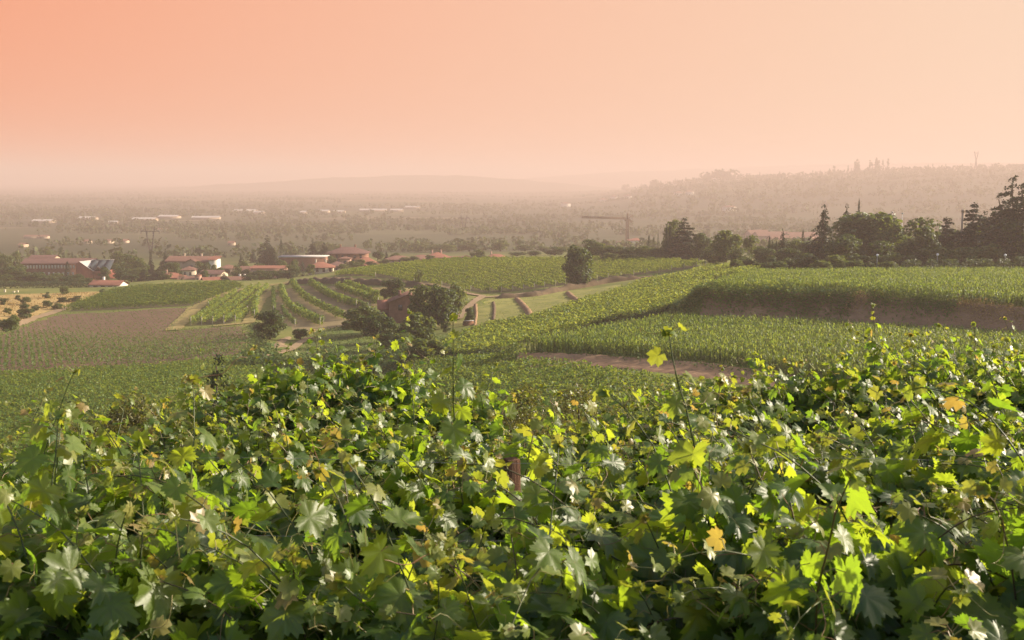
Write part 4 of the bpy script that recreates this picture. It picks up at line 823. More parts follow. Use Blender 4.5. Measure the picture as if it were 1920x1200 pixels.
# school: long two storey block with a lower second roof line and a red gabled wing
house(115, 440, 25, 10, 5.6, 1.5, .03, 'gable', 'brick', 'tile_brown', 'long two storey brick school with two rows of pale windows', top=484, over=.7, wins=row(18, 3.6, .7, 1.3, -.94, .6) + row(14, .9, .7, 1.3, -.94, .9), win_mat='pale_pane', name='school_building', cat='school')
house(85, 452, 9, 7, 6, .8, .03, 'gable', 'tan', 'tile_brown', 'upper roof section showing above the school ridge', top=478)
house(168, 446, 9, 8, 5.4, 1.9, .1, 'gable_end', 'brick_red', 'tile_red', 'red gabled wing behind the saw-tooth hall', top=485)
def sawtooth():
    px, Y = 185, 428; x = ray(px, 500)[0] * Y; z0 = ray(px, 516)[1] * Y; o = empty('sawtooth_hall', (x, Y, z0), .05)
    b = MB(); V = [(-7, -4, -2), (-1, -4, -2), (-1, -4, 1.8), (-5.5, -4, 5.2), (-7, -4, 4.6)]; b.add(V + [(v[0], 4, v[2]) for v in V], [(0, 1, 2, 3, 4), (9, 8, 7, 6, 5), (0, 4, 9, 5), (1, 6, 7, 2)]); b.build('wall', M['brick_red'], o)
    b = MB(); b.add([(-5.6, -4.3, 5.35), (-.6, -4.3, 1.75), (-.6, 4.3, 3.2), (-3.2, 4.3, 5.35)], [(0, 1, 2, 3)]); b.add([(-5.6, -4.3, 5.2), (-.6, -4.3, 1.6), (-.6, 4.3, 3.05), (-3.2, 4.3, 5.2)], [(3, 2, 1, 0)]); b.build('roof', M['white_metal'], o)
    c = MB()
    for i in range(3):
        u = -1.9 + i * 2.75; c.add([(u - 1.37, -3.9, 1.85), (u, -3.9, 3.7), (u + 1.37, -3.9, 1.85), (u - 1.37, 2.5, 5.3), (u, 2.5, 5.45), (u + 1.37, 2.5, 5.3)], [(0, 1, 4, 3), (1, 2, 5, 4)])
    t = c.build('roof', M['metal_blue'], o)
    e = MB(); e.bar((-3.4, 2.5, 5.5), (5.1, 2.5, 5.5), .14); e.build('ridge_flashing', M['white_metal'], t)
    for i in range(3):
        u = -1.9 + i * 2.75; g_ = MB(); g_.add([(u - 1.25, -3.82, 1.85), (u + 1.25, -3.82, 1.85), (u, -3.82, 3.55), (u - 1.25, -3.7, 1.85), (u + 1.25, -3.7, 1.85), (u, -3.7, 3.55)], [(0, 1, 2), (5, 4, 3), (0, 3, 4, 1)]); g_.build('window', M['glass'], o)
    b = MB(); b.box(-.9, 6.6, -3.9, 3.4, -2, 1.7); b.build('wall', M['brick_red'], o)
    b = MB(); b.box(-1, 5.9, -4.4, -3.903, .9, 1.75); b.build('awning', M['tile_red'], o)
    tag(o, 'brick hall with saw-tooth blue grey roofs and a white sunlit slope', 'hall', 'houses of the village')
sawtooth()
house(203, 372, 10.2, 5.5, 2.5, 1.25, -.22, 'gable', 'white', 'tile_red', 'white cottage with a red roof at the dry meadow corner', top=525, over=.4, wins=[(-.6, .5, 1.5, 1.6), (-.1, .5, 1.5, 1.6), (.4, .5, 1.5, 1.6), (.75, .6, .8, 1.5)], chim=1)
house(362, 462, 17.5, 9, 4.4, 1.6, -.1, 'gable', 'tan', 'tile', 'wide tan villa with a long ridge, sunlit end wall and small gables', top=480, over=.8, wins=row(6, 2, .9, 1.3) + [(-.3, 2, 1, 1.4, 1)], chim=2)
house(361, 455, 6, 3, 3.6, 1.5, -.1, 'gable_end', 'tan', 'tile', 'gabled porch block on the front of the tan villa', top=485, wins=[(0, 1.2, 1.2, 1.4)])
house(403, 455, 2.6, 6, 3.6, 1.0, -.1, 'shed', 'white', 'tile_red', 'bright white corner tower block of the tan villa', top=481)
house(354, 432, 5, 6, 3.0, 1.1, .1, 'hip', 'cream', 'tile', 'small cream house below the villa gable', top=499, wins=[(-.4, .9, .8, 1.2), (.4, .9, .8, 1.2)])
house(401, 428, 8, 6, 2.6, 1.2, -.25, 'gable', 'cream', 'tile_brown', 'cream house with a brown roof right of the small cream one', top=506, wins=[(-.4, .9, .8, 1.2), (.1, .9, .8, 1.2), (.6, .9, .8, 1.2)])
house(322, 408, 9, 7, 2.6, 1.5, .15, 'hip', 'pink', 'tile_red', 'low red roofed house beside the twin firs', top=511, wins=[(-.5, .8, .9, 1.1), (.5, .8, .9, 1.1)], chim=1)
house(352, 404, 6, 6, 2.4, 1.3, .1, 'gable', 'pink', 'tile', 'low house right of the narrow cypress', top=518, wins=[(-.4, .8, .9, 1.1), (.5, .8, .9, 1.1)])
house(371, 402, 1.9, 2.5, 3.2, .2, .1, 'flat', 'pink', 'tile_red', 'small sunlit pink tower wall between the low roofs', top=516, wins=[(0, 1.4, .7, 1.1)], over=.1)
house(397, 400, 6.2, 5, 1.9, 1.5, .5, 'gable', 'pink', 'tile_red', 'bright red tilted roof at the vineyard edge', top=519)
house(428, 452, 6.5, 6, 2.6, 1.2, .1, 'hip', 'tan', 'tile', 'pinkish hip roof left of the neat middle fir', top=496, wins=[(0, .9, 2.2, 1.2)])
house(472, 446, 8, 6, 2.4, 1.4, -.2, 'gable', 'tan', 'tile', 'tan roof right of the neat middle fir', top=499, wins=[(0, .9, .9, 1.2)])
house(437, 402, 4.5, 4, 2.0, 1.1, .3, 'gable', 'brick_red', 'tile', 'dull red gable beside the small fir', top=518)
house(453, 404, 4, 3.5, 1.7, .5, 0, 'shed', 'white', 'tile_red', 'tiny white walled shed with two chimneys', top=519, chim=2)
house(505, 418, 12, 6, 3.4, .5, 0, 'shed', 'pink', 'tile_red', 'long low pink row house under the massive fir', top=499, wins=row(4, 1.2, .8, 1.2))
house(570, 452, 17.5, 8, 3.2, .35, 0, 'flat', 'brick', 'white_metal', 'long brick barn with a thin white roof edge', top=479.5, over=.5)
house(653, 470, 15, 10, 4.4, 2.1, -.05, 'hip', 'brick', 'tile_brown', 'large brown hip roofed villa, biggest house of the village', top=463, over=.9, wins=row(6, 2.3, .9, 1.3) + row(5, .3, .9, 1.4), chim=2)
house(648, 448, 4, 3, 3.2, .6, 0, 'hip', 'pink', 'tile', 'small pink porch in front of the brown villa', top=481, wins=[(0, 1, 1, 1.3)])
house(602, 418, 8.6, 7, 2.5, 1.6, .1, 'hip', 'cream', 'tile_red', 'bright red hip roof with cream walls at the track end', top=491, over=.7, wins=row(4, .8, .9, 1.3), chim=2)
house(632, 430, 6.5, 6, 2.9, 1.4, .1, 'hip', 'tan', 'tile_brown', 'shaded brown roof joined to the bright hip roof', top=490, wins=row(3, .8, .9, 1.3))
house(686, 440, 10, 8, 2.4, 2.6, .15, 'hip', 'brick_red', 'tile_red', 'broad red hip roof under the brown villa', top=482)
house(747, 462, 10.5, 8, 2.5, 1.3, -.1, 'hip', 'pink', 'tile', 'hip roofed house right of the little spruce', top=479, wins=row(4, .8, .9, 1.2))
house(790, 468, 10, 8, 2.6, 1.5, .15, 'hip', 'pink', 'tile', 'left half of the joined red roofs by the wide hazy tree', top=477.5, wins=row(3, .8, .9, 1.2))
house(820, 472, 9, 8, 3.4, 1.7, .15, 'hip', 'pink', 'tile_red', 'higher half of the joined red roofs', top=473, wins=row(3, 1.2, .9, 1.2), chim=2)
house(846, 474, 6, 6, 2.4, 1.2, -.1, 'gable', 'pink', 'tile', 'low gable tucked at the end of the joined roofs', top=480)
house(874, 470, 5.4, 6, 2.2, 1.3, .2, 'hip', 'cream', 'tile_red', 'small red roof among dark trees, second last', top=478, wins=[(0, .8, .9, 1.2)])
house(931, 470, 9.5, 7, 2.2, 1.6, .15, 'hip', 'pink', 'tile_red', 'last red roof of the village towards the crane', top=476, wins=row(3, .8, .9, 1.2), chim=1)
for px, Y, w, lab in ((1445, 900, 26, 'long pale pink roof far behind the small spruce'), (1475, 760, 24, 'pinkish hazy roof just above the small spruce'), (1500, 880, 22, 'hazy roof left of the pointed spruce'), (1418, 960, 16, 'far hazy pink house left of the long pale roof')):
    house(px, Y, w, 12, 4, 3, .2, 'gable', 'pink', 'tile', lab, wins=())
# the farmhouse: two volumes under tiles
def farmhouse():
    Y = 232; x = ray(735, 600)[0] * Y; z0 = h1(x, Y); o = empty('brick_farmhouse', (x, Y, z0), .12)
    def zz(py): return ray(735, py)[1] * Y - z0
    b = MB(); b.box(-2.6, -.6, -2.2, 2.2, -2, zz(577)); b.build('wall', M['brick'], o)
    b = MB(); e, r = zz(576), zz(563); b.add([(-2.9, -2.5, e), (-.4, -2.5, e), (-.4, 1.2, r), (-2.9, 1.2, r), (-2.9, -2.5, e - .15), (-.4, -2.5, e - .15), (-.4, 1.2, r - .15), (-2.9, 1.2, r - .15)], [(0, 1, 2, 3), (7, 6, 5, 4), (0, 4, 5, 1), (0, 3, 7, 4), (1, 5, 6, 2)]); b.build('roof', M['tile_red'], o)
    X0, X1, D = -.598, 6.4, 2.9; e, r = zz(564), zz(550); xm = (X0 + X1) / 2 + .4; b = MB()
    V = [(X0, -D, -2), (X1, -D, -2), (X1, -D, e), (xm, -D, r), (X0, -D, e)]; b.add(V + [(v[0], D, v[2]) for v in V], [(0, 1, 2, 3, 4), (9, 8, 7, 6, 5), (0, 4, 9, 5), (1, 6, 7, 2)]); b.build('wall', M['brick'], o)
    b = MB(); V = [(X0 - .35, -D - .35, e - .02), (xm, -D - .35, r + .16), (X1 + .35, -D - .35, e - .02)]; V += [(v[0], D + .3, v[2]) for v in V]; V += [(v[0], v[1], v[2] - .16) for v in V]
    b.add(V, [(0, 1, 4, 3), (1, 2, 5, 4), (9, 10, 7, 6), (10, 11, 8, 7), (0, 6, 7, 1), (1, 7, 8, 2), (0, 3, 9, 6), (2, 8, 11, 5)]); R_ = b.build('roof', M['tile'], o)
    c = MB(); c.box(xm - 2.0, xm - 1.4, .2, .8, r - 1, r + .55); c.build('chimney', M['brick'], R_)
    for u, v in ((1.2, 2.6),):
        w = MB(); w.box(u, u + .8, -D - .05, -D + .1, v, v + 1.1); w.build('window', M['glass'], o)
    w = MB(); w.box(-2.1, -.9, -2.26, -2.1, 0, 2.1); w.build('door', M['glass'], o)
    tag(o, 'old brick farmhouse with two tiled roofs half hidden by trees', 'farmhouse')
farmhouse()
def woodpile():
    q = G(878, 610); o = empty('woodpile', tuple(q), .3, (.7, .7, .6)); r = random.Random(2); b = MB()
    for k in range(5):
        for j in range(7 - k):
            y = -.9 + j * .3 + k * .15; z = .15 + k * .26; b.tube([(-1.3 + r.uniform(-.2, .2), y, z), (1.3 + r.uniform(-.2, .2), y, z)], .14, 7)
    b.build('logs', M['wood'], o); c = MB(); c.box(-1.4, 1.4, -1.0, -.1, 1.5, 1.56); c.build('cover_sheet', M['metal'], o)
    tag(o, 'stacked logs under a sheet beside the farm lane', 'woodpile')
woodpile()
# ------------------------------------------------------------------ crane, pylons, lamps, pillars
def crane():
    Y = 900; x = ray(1176, 450)[0] * Y; z0 = h1(x, Y); o = empty('tower_crane', (x, Y, z0))
    top = ray(1176, 400)[1] * Y - z0; jz = ray(1176, 411)[1] * Y - z0
    def lattice(name, A, B, w, n, bar, par):
        A, B = np.array(A, float), np.array(B, float); d = unit(B - A); up = np.array([0, 0, 1.0]) if abs(d[2]) < .8 else np.array([0, 1.0, 0]); e = unit(np.cross(d, up)) * w / 2; f = unit(np.cross(d, e)) * w / 2; b = MB(); cs = [(1, 1), (1, -1), (-1, -1), (-1, 1)]
        for i, j in cs: b.bar(A + i * e + j * f, B + i * e + j * f, bar)
        for k in range(n):
            for q in range(4):
                p0 = A + (B - A) * k / n + cs[q][0] * e + cs[q][1] * f; p1 = A + (B - A) * (k + 1) / n + cs[(q + 1) % 4][0] * e + cs[(q + 1) % 4][1] * f; b.bar(p0, p1, bar * .7)
        return b.build(name, M['crane_paint'], par)
    lattice('mast', (0, 0, 0), (0, 0, jz), 1.7, 14, .8, o)
    lattice('jib', (-1, 0, jz + .5), (-35, 0, jz + 1.6), 1.0, 22, .5, o)
    b = MB(); b.bar((0, 0, jz), (.0, 0, top), 1.2); b.build('mast_head', M['crane_paint'], o)
    lattice('counter_jib', (1, 0, jz), (3.6, 0, jz - 2.4), 1.0, 3, .5, o)
    b = MB(); b.bar((.5, 0, jz + .5), (4.2, 0, top - 1.2), .45); b.bar((4.2, 0, top - 1.2), (3.9, 0, jz - 2.2), .25); b.build('strut', M['crane_paint'], o)
    b = MB(); b.box(-2.2, -.9, -.8, .8, jz - 1.4, jz + .1); b.build('cab', M['crane_paint'], o)
    b = MB(); b.box(-23, -17.5, -.6, .6, jz + 1.1, jz + 2.0); b.build('trolley', M['crane_paint'], o)
    b = MB(); b.bar((0, 0, top), (-20, 0, jz + 2), .12); b.build('stay_cable', M['metal'], o)
    tag(o, 'yellowish tower crane with a long jib above the hedgerow', 'crane')
crane()
def site_house():
    house(1192, 760, 10, 9, 3.2, 1.4, .1, 'hip', 'white', 'tile_red', 'half built white house with red roof below the crane', top=446, wins=row(3, 1, 1, 1.2))
    house(1163, 740, 6, 6, 2.4, .8, .1, 'hip', 'white', 'tile', 'small pale house left of the crane mast', top=452)
site_house()
def pylon(px, top, Y, wide, label, style):
    x = ray(px, top)[0] * Y; z0 = h1(x, Y); h = ray(px, top)[1] * Y - z0; o = empty('power_pylon', (x, Y, z0)); t = max(.42, Y * .0007); b = MB()
    if style == 'portal':
        for s in (-1, 1):
            b.bar((s * .6, 0, 0), (s * wide * .42, 0, h * .8), t); b.bar((s * wide * .42, 0, h * .8), (s * wide * .5, 0, h), t * .7)
            for k in range(6):
                u, v = k / 6, (k + 1) / 6; b.bar((s * (.6 + (wide * .42 - .6) * u), 0, h * .8 * u), (s * (.6 + (wide * .42 - .6) * v) - s * 1.4 * (1 - u), 0, h * .8 * v), t * .5)
        b.build('tower', M['pylon_steel'], o); c = MB(); c.bar((-wide, 0, h * .8), (wide, 0, h * .8), t * .8); c.bar((-wide, 0, h * .8), (-wide * .4, 0, h * .88), t * .5); c.bar((wide, 0, h * .8), (wide * .4, 0, h * .88), t * .5); c.build('crossarm', M['pylon_steel'], o)
        d = MB()
        for u in (-.95, -.3, .3, .95): d.bar((wide * u, 0, h * .8), (wide * u, 0, h * .7), t * .6)
        d.build('insulators', M['pylon_steel'], o)
    else:
        b.bar((-wide * .35, 0, 0), (-.3, 0, h * .55), t); b.bar((wide * .35, 0, 0), (.3, 0, h * .55), t); b.bar((0, 0, h * .5), (-wide * .6, 0, h), t * .8); b.bar((0, 0, h * .5), (wide * .6, 0, h), t * .8); b.build('tower', M['pylon_steel'], o)
        c = MB(); c.bar((-wide * .8, 0, h * .92), (wide * .8, 0, h * .92), t * .6); c.build('crossarm', M['pylon_steel'], o)
    tag(o, label, 'pylon', 'power pylons in the haze')
pylon(281, 424, 690, 5.6, 'lattice power pylon with a wide crossarm above the village', 'portal')
pylon(870, 403, 1150, 6, 'faint power pylon standing on the hazy plain beyond the striped vineyard', 'portal')
pylon(1831, 284, 2900, 8, 'faint Y-shaped pylon on top of the wooded ridge', 'y')
pylon(1403, 325, 3400, 8, 'barely visible pylon behind the first wooded rise of the ridge', 'y')
def lamp_post(px, top, Y, label):
    x = ray(px, top)[0] * Y; z0 = h1(x, Y); h = ray(px, top)[1] * Y - z0; o = empty('lamp_post', (x, Y, z0)); b = MB(); b.tube([(0, 0, -.3), (0, 0, h * .5), (0, 0, h - .3)], [.11, .09, .07], 6); b.build('pole', M['metal'], o)
    c = MB(); c.tube([(0, 0, h - .35), (0, 0, h - .2), (0, 0, h - .05), (0, 0, h)], [.1, .32, .34, .1], 8); c.build('lamp_head', M['metal'], o); tag(o, label, 'lamp post', 'lamp posts by the domed tree')
lamp_post(1673.5, 397, 300, 'slim lamp post half hidden at the edge of the domed tree')
lamp_post(1692, 399, 292, 'slim lamp post standing free against the haze')
def square_column():
    Y = 268; x = ray(1806, 393)[0] * Y; z0 = h1(x, Y); h = ray(1806, 393)[1] * Y - z0; o = empty('square_column', (x, Y, z0)); b = MB(); b.box(-.24, .24, -.24, .24, -.3, h - .6); b.build('shaft', M['tan'], o); c = MB(); c.box(-.34, .34, -.34, .34, h - .598, h); c.build('capital', M['tan'], o)
    tag(o, 'slender square column rising between the garden conifers', 'column')
square_column()
for px, py, Y, lab in ((1645, 480, 240, 'white globe lamp below the big domed tree'), (1758, 479, 238, 'white globe lamp above the clipped hedge line'), (1885, 480, 236, 'white globe lamp nearest the right edge')):
    x, _, zt = P(px, py - 3, Y); z0 = h1(x, Y); o = empty('globe_lamp', (x, Y, z0)); b = MB(); b.tube([(0, 0, -.2), (0, 0, zt - z0 - .3)], .05, 5); b.build('pole', M['metal'], o); c = MB(); hh = zt - z0
    c.tube([(0, 0, hh - .4), (0, 0, hh - .32), (0, 0, hh - .15), (0, 0, hh + .02), (0, 0, hh + .1)], [.08, .22, .28, .22, .06], 8); c.build('globe', M['lamp_white'], o, smooth=True); tag(o, lab, 'lamp', 'globe lamps of the garden')
for px, top, Y, lab in ((9, 543, 345, 'pale gate pillar at the left end of the dry meadow'), (26, 546, 342, 'pale gate pillar, second along the dry meadow edge'), (33, 545, 343, 'pale gate pillar beside the upright meadow bush'), (412, 529, 392, 'white pillar at the corner of the level vineyard')):
    x, _, zt = P(px, top, Y); z0 = h1(x, Y); b = MB(); b.box(-.22, .22, -.22, .22, -.3, zt - z0 - .12); b.box(-.3, .3, -.3, .3, zt - z0 - .118, zt - z0); o = b.build('gate_pillar', M['cream'], None, (x, Y, z0)); tag(o, lab, 'pillar', 'pale pillars by the fields')
# ------------------------------------------------------------------ the hazy plain: sheds, houses, woods, far hills
def shed(px, py, wpx, Y, label, hgt=6, mat='white_metal'):
    x = ray(px, py)[0] * Y; z0 = h1(x, Y); w = wpx * Y / FPX * (.7 if Y < 1350 else 1.0); o = empty('long_shed', (x, Y, z0), random.uniform(-.12, .12)); b = MB(); dp = 4 if Y < 1350 else 9; b.box(-w / 2, w / 2, -dp, dp, -1, hgt * .6); b.build('wall', M['tan'], o); c = MB()
    c.add([(-w / 2 - .4, -dp - .5, hgt * .6), (w / 2 + .4, -dp - .5, hgt * .6), (w / 2 + .4, 0, hgt), (-w / 2 - .4, 0, hgt), (w / 2 + .4, dp + .5, hgt * .6), (-w / 2 - .4, dp + .5, hgt * .6)], [(0, 1, 2, 3), (3, 2, 4, 5)]); c.build('roof', M[mat], o); tag(o, label, 'shed', 'long pale sheds on the plain')
for px, py, w, lab in ((82, 418, 36, 'long pale shed far out, leftmost on the hazy plain'), (165, 412, 30, 'pale shed in haze right of the leftmost one'), (213, 421, 24, 'low pale shed in haze above the pylon fields'), (272, 414, 42, 'long white shed just above the pylon head'), (318, 409, 36, 'brightest white shed on the plain'), (387, 411, 50, 'very long pale shed right of the brightest'), (460, 398, 44, 'long hazy shed further out above the massive fir'), (487, 401, 20, 'short shed at the end of the long hazy one'),
                       (570, 401, 10, 'tiny white shed before the two bright strips'), (607, 399, 20, 'bright white strip shed, left of two'), (636, 400, 20, 'bright white strip shed, right of two'), (700, 397, 50, 'long pale shed straight above the brown villa'), (744, 397, 22, 'short hazy shed next to the long pale one'), (774, 391, 26, 'bright white shed furthest right on the open plain'), (115, 450, 0, '')):
    if w: shed(px, py, w, 52.0 / (-ray(px, py)[1] + 1e-6) if py > 340 else 3000, lab, 4.5)
for px, py, w, lab in ((236, 466, 12, 'small white building behind the saw-tooth hall'), (205, 467, 16, 'pale building left of the small white one'), (165, 468, 14, 'faint pale house behind the long school'), (45, 481, 14, 'white wall behind the thin school conifer'), (60, 451, 34, 'row of pale roofs left, out on the near plain'), (84, 451, 20, 'short pale roof right of the left row'), (435, 473, 16, 'low pale house behind the middle fir'), (308, 431, 30, 'pale strip building beyond the pylon')):
    shed(px, py, w, float(np.clip(50.0 / -ray(px, py)[1], 600, 1300)), lab, 3.0, 'tile')
for px, py, Y, lab in ((587, 447, 1050, 'tiny white chapel gable behind the pointed fir'), (702, 444, 1100, 'slim white bell tower out on the plain')):
    x, _, zt = P(px, py - 6, Y); z0 = h1(x, Y); o = empty('bell_tower', (x, Y, z0)); h = zt - z0; b = MB(); b.box(-1.3, 1.3, -1.3, 1.3, -1, h * .75); b.build('shaft', M['white'], o); c = MB(); c.add([(-1.6, -1.6, h * .75), (1.6, -1.6, h * .75), (1.6, 1.6, h * .75), (-1.6, 1.6, h * .75), (0, 0, h)], [(0, 1, 4), (1, 2, 4), (2, 3, 4), (3, 0, 4), (3, 2, 1, 0)]); c.build('roof', M['white'], o); tag(o, lab, 'tower')
def woods(name, pts, label, h, per, size, spire=0.0):
    """far-off woods: every tree a small clump of leaf cards, merged because they read as one mass"""
    pts = np.asarray(pts); n = len(pts); z0 = H(pts[:, 0], pts[:, 1]); hh = h * RNG.uniform(.55, 1.25, n); wd = hh * RNG.uniform(.35, .6, n); sp = RNG.uniform(0, 1, n) < spire; wd[sp] *= .25; hh[sp] *= 1.25
    k = np.repeat(np.arange(n), per); m_ = len(k); d = unit(RNG.normal(0, 1, (m_, 3))); q = .5 + .48 * d[:, 2]
    shape = np.where(sp[k], 1 - q * .8, 1.0)
    Cn = np.column_stack([pts[k, 0] + d[:, 0] * wd[k] * shape, pts[k, 1] + d[:, 1] * wd[k] * shape, z0[k] + hh[k] * (.05 + .95 * q)])
    V, Fc = leaf_cards(Cn, unit(d + RNG.normal(0, .4, (m_, 3))), np.minimum(size * hh[k], np.where(sp[k], wd[k] * 1.8, 99)) * RNG.uniform(.7, 1.4, m_), .8)
    return tag(link(name, mesh_np(name, V, [Fc]), M['woods']), label, 'woods', kind='stuff')
pp = []
for Y0, seg in ((590, 9), (640, 10), (700, 14), (800, 14), (900, 12), (1010, 16), (1130, 26), (1250, 30), (1400, 26), (1550, 22), (1750, 24), (2000, 30), (2300, 30), (2600, 30), (3000, 30), (3500, 30), (4200, 30)):
    for _ in range(seg):
        x = RNG.uniform(-.5, .5) * Y0; ln = RNG.uniform(20, 220) * (Y0 / 1500) ** .6; n = int(ln / (2.6 + Y0 / 1100)); t = RNG.uniform(0, 1, n); an = RNG.normal(0, .22)
        if Y0 < 1100 and RNG.uniform() < .3: continue
        pp.append(np.stack([x + ln * t, Y0 * RNG.uniform(.95, 1.06) + ln * t * an + RNG.normal(0, 5 + Y0 / 300, n)], -1))
woods('plain_woods', np.concatenate(pp), 'hedgerows and woods scattered over the hazy plain', 5.6, 12, .45, .04)
n = 3600; x = RNG.uniform(150, 2300, n); y = RNG.uniform(1500, 3400, n); b_ = x / y; k = (b_ > .1) & (b_ < .55)
lump = np.sin(x * .011 + np.sin(y * .006) * 2) + np.sin(y * .012 + x * .004); k &= (lump > -.1) | (RNG.uniform(0, 1, n) < .12)
woods('ridge_woods', np.stack([x[k], y[k]], -1), 'woods covering the pale ridge behind the garden', 11, 14, .4, .12)
rp = []
for px in np.arange(1180, 2000, 2.6):                       # the wooded skyline
    a = ray(px, 330)[0]; Ys = np.arange(2200, 4300, 30.0); zz = H(a * Ys, Ys); i = np.argmax(zz / Ys); rp.append((a * Ys[i] + RNG.normal(0, 8), Ys[i] + RNG.normal(0, 30)))
woods('ridge_woods', np.array(rp), 'trees and cypresses along the crest of the pale ridge', 13, 22, .34, .3)
for px, w, n in ((1345, 30, 26), (1620, 40, 22), (1360, 14, 10), (1172, 5, 6), (1228, 12, 10), (1560, 12, 6)):
    q = []
    for _ in range(n):
        p2 = px + RNG.normal(0, w * .4); a = ray(p2, 330)[0]; Ys = np.arange(2200, 4300, 30.0); i = np.argmax(H(a * Ys, Ys) / Ys); q.append((a * Ys[i], Ys[i] + RNG.normal(0, 30)))
    woods('ridge_woods', np.array(q), 'taller clump of trees on the ridge crest' , 27 if n > 12 else 20, 26, .3, .85 if px in (1620, 1560) else 0)
for px, py, Y, lab in ((1340, 345, 3300, 'large pale villa among the tallest ridge trees'), (1130, 383, 2450, 'faint pink house low on the ridge end'), (1150, 378, 2600, 'faint pale house higher on the ridge end'), (1175, 380, 2500, 'pale house in the middle of the ridge end village'), (1270, 380, 2300, 'white farm on the ridge meadow'), (1290, 378, 2300, 'small white barn beside the ridge meadow farm'), (1365, 398, 1750, 'hazy pink farm below the ridge meadow'), (1060, 392, 2300, 'faint pink house at the ridge foot, leftmost')):
    house(px, Y, 26 if '3300' in str(Y) or 'large' in lab else 16, 14, 9 if 'large' in lab else 6, 3, random.uniform(-.3, .3), 'hip', 'white', 'tile', lab)
def far_hills(name, Y, depth, prof, label):
    px = np.array([p[0] for p in prof], float); z = np.array([ray(p[0], p[1])[1] * Y for p in prof]); xs = np.linspace(px[0], px[-1], 240); zc = np.interp(xs, px, z); zc = np.convolve(np.pad(zc, 6, mode='edge'), np.ones(13) / 13, 'valid') + np.convolve(RNG.normal(0, 5, 246), np.ones(7) / 7, 'valid')
    t = np.linspace(-1, 1, 15); X = ((xs - 960) / FPX * Y)[:, None] * (1 + t[None] * depth / Y * .5); Yv = np.broadcast_to((Y + t * depth)[None], X.shape); Z = -60 + (zc[:, None] + 60) * (np.cos(t * np.pi) * .5 + .5)[None]
    V = np.stack([X, Yv, Z], -1).reshape(-1, 3); n, k = X.shape; i = np.arange(n * k).reshape(n, k)
    tag(link(name, mesh_np(name, V, [np.stack([i[:-1, :-1], i[1:, :-1], i[1:, 1:], i[:-1, 1:]], -1).reshape(-1, 4)], smooth=True), M['woods']), label, kind='structure')
far_hills('hills', 5900, 800, [(-200, 358), (200, 356), (380, 349), (450, 344), (540, 340), (600, 333), (660, 333), (700, 331), (760, 328), (830, 328), (900, 331), (980, 337), (1050, 343), (1150, 352), (1250, 357), (1500, 358)], 'long low hill range fading into the haze')
far_hills('hills', 8000, 1000, [(600, 352), (900, 343), (1000, 333), (1090, 326), (1170, 322), (1240, 320), (1320, 316), (1420, 312), (1560, 309), (1700, 306), (1900, 306), (2200, 310)], 'furthest and faintest hill range')
# ------------------------------------------------------------------ the vines in front: lobed leaves on arching shoots
def leaf_template(seed, n_out, fold=.16, cup=.25, wav=.05):
    wav *= .62
    """a grape leaf one unit long: petiole end at the origin, tip along +y, five toothed lobes, puckered between the veins"""
    r = np.random.default_rng(seed)
    ang = np.array([0, 16, 30, 42, 56, 70, 84, 97, 114, 132, 150, 166, 180.0])
    rad = np.array([1.0, .86, .68, .78, .93, .82, .64, .66, .78, .68, .58, .42, .12])
    th = np.concatenate([np.linspace(-178, 178, n_out)]); rr = np.interp(np.abs(th), ang, rad) * (1 + .06 * np.sin(np.radians(th) * 2 + r.uniform(0, 6)))
    rr = rr * (1 + np.where(np.arange(n_out) % 2 == 0, .11, -.12) * np.where(np.abs(th) > 160, 0, 1)) * (1 + r.normal(0, .025, n_out))
    a = np.radians(th); vein = np.radians([0, 56, -56, 114, -114]); dv = np.abs(a[:, None] - vein[None]).min(1)
    def ring(f):
        x, y = np.sin(a) * rr * f, np.cos(a) * rr * f; q = np.hypot(x, y)
        z = fold * np.abs(x) - cup * q ** 2 * .6 + wav * 2.2 * q * np.sin(np.clip(dv, 0, .5) * 3.1) * (1 if f > .8 else 1.3) - .1 * np.clip(y, 0, 1) ** 2 + wav * q * np.sin(3 * a + seed)
        return np.stack([x, y, z], -1)
    V = np.concatenate([[[0, 0, 0]], ring(.55), ring(1.0)]); n = n_out; i = np.arange(n - 1)
    T = np.stack([0 * i, 1 + i + 1, 1 + i], -1); Q = np.stack([1 + i, 2 + i, 2 + n + i, 1 + n + i], -1)
    return V, T, Q
TPL_HI = [leaf_template(s, 45, f, c, w) for s, f, c, w in ((1, .16, .3, .06), (2, .3, .1, .07), (3, .05, .6, .06), (4, -.1, .3, .07), (5, .45, .2, .05), (6, .2, .8, .08))]
TPL_LO = [leaf_template(s, 23, f, c, w) for s, f, c, w in ((1, .16, .3, .06), (2, .3, .1, .07), (3, .05, .6, .06), (4, -.1, .3, .07), (5, .45, .2, .05))]
LOCAL = []
def place_leaves(pos_, nrm, tip, size, tpl, seed):
    """pos (n,3) petiole end, nrm upper side, tip direction; returns V, tris, quads, kind index"""
    r = np.random.default_rng(seed); n = len(pos_); k = r.integers(0, len(tpl), n); Vs, Ts, Qs, off = [], [], [], 0; LOCAL.clear()
    y = unit(tip); z = nrm - (nrm * y).sum(-1, keepdims=True) * y; z = unit(z); x = np.cross(y, z); R = np.stack([x, y, z], -1)
    for i, (V, T, Q) in enumerate(tpl):
        m_ = np.where(k == i)[0]
        if not len(m_): continue
        W_ = np.einsum('nij,vj->nvi', R[m_], V) * size[m_][:, None, None] + pos_[m_][:, None]
        o = off + np.arange(len(m_))[:, None, None] * len(V)
        Vs.append(W_.reshape(-1, 3)); LOCAL.append(np.tile(V, (len(m_), 1))); Ts.append((T[None] + o).reshape(-1, 3)); Qs.append((Q[None] + o).reshape(-1, 4)); off += len(m_) * len(V)
    return np.concatenate(Vs), np.concatenate(Ts), np.concatenate(Qs)
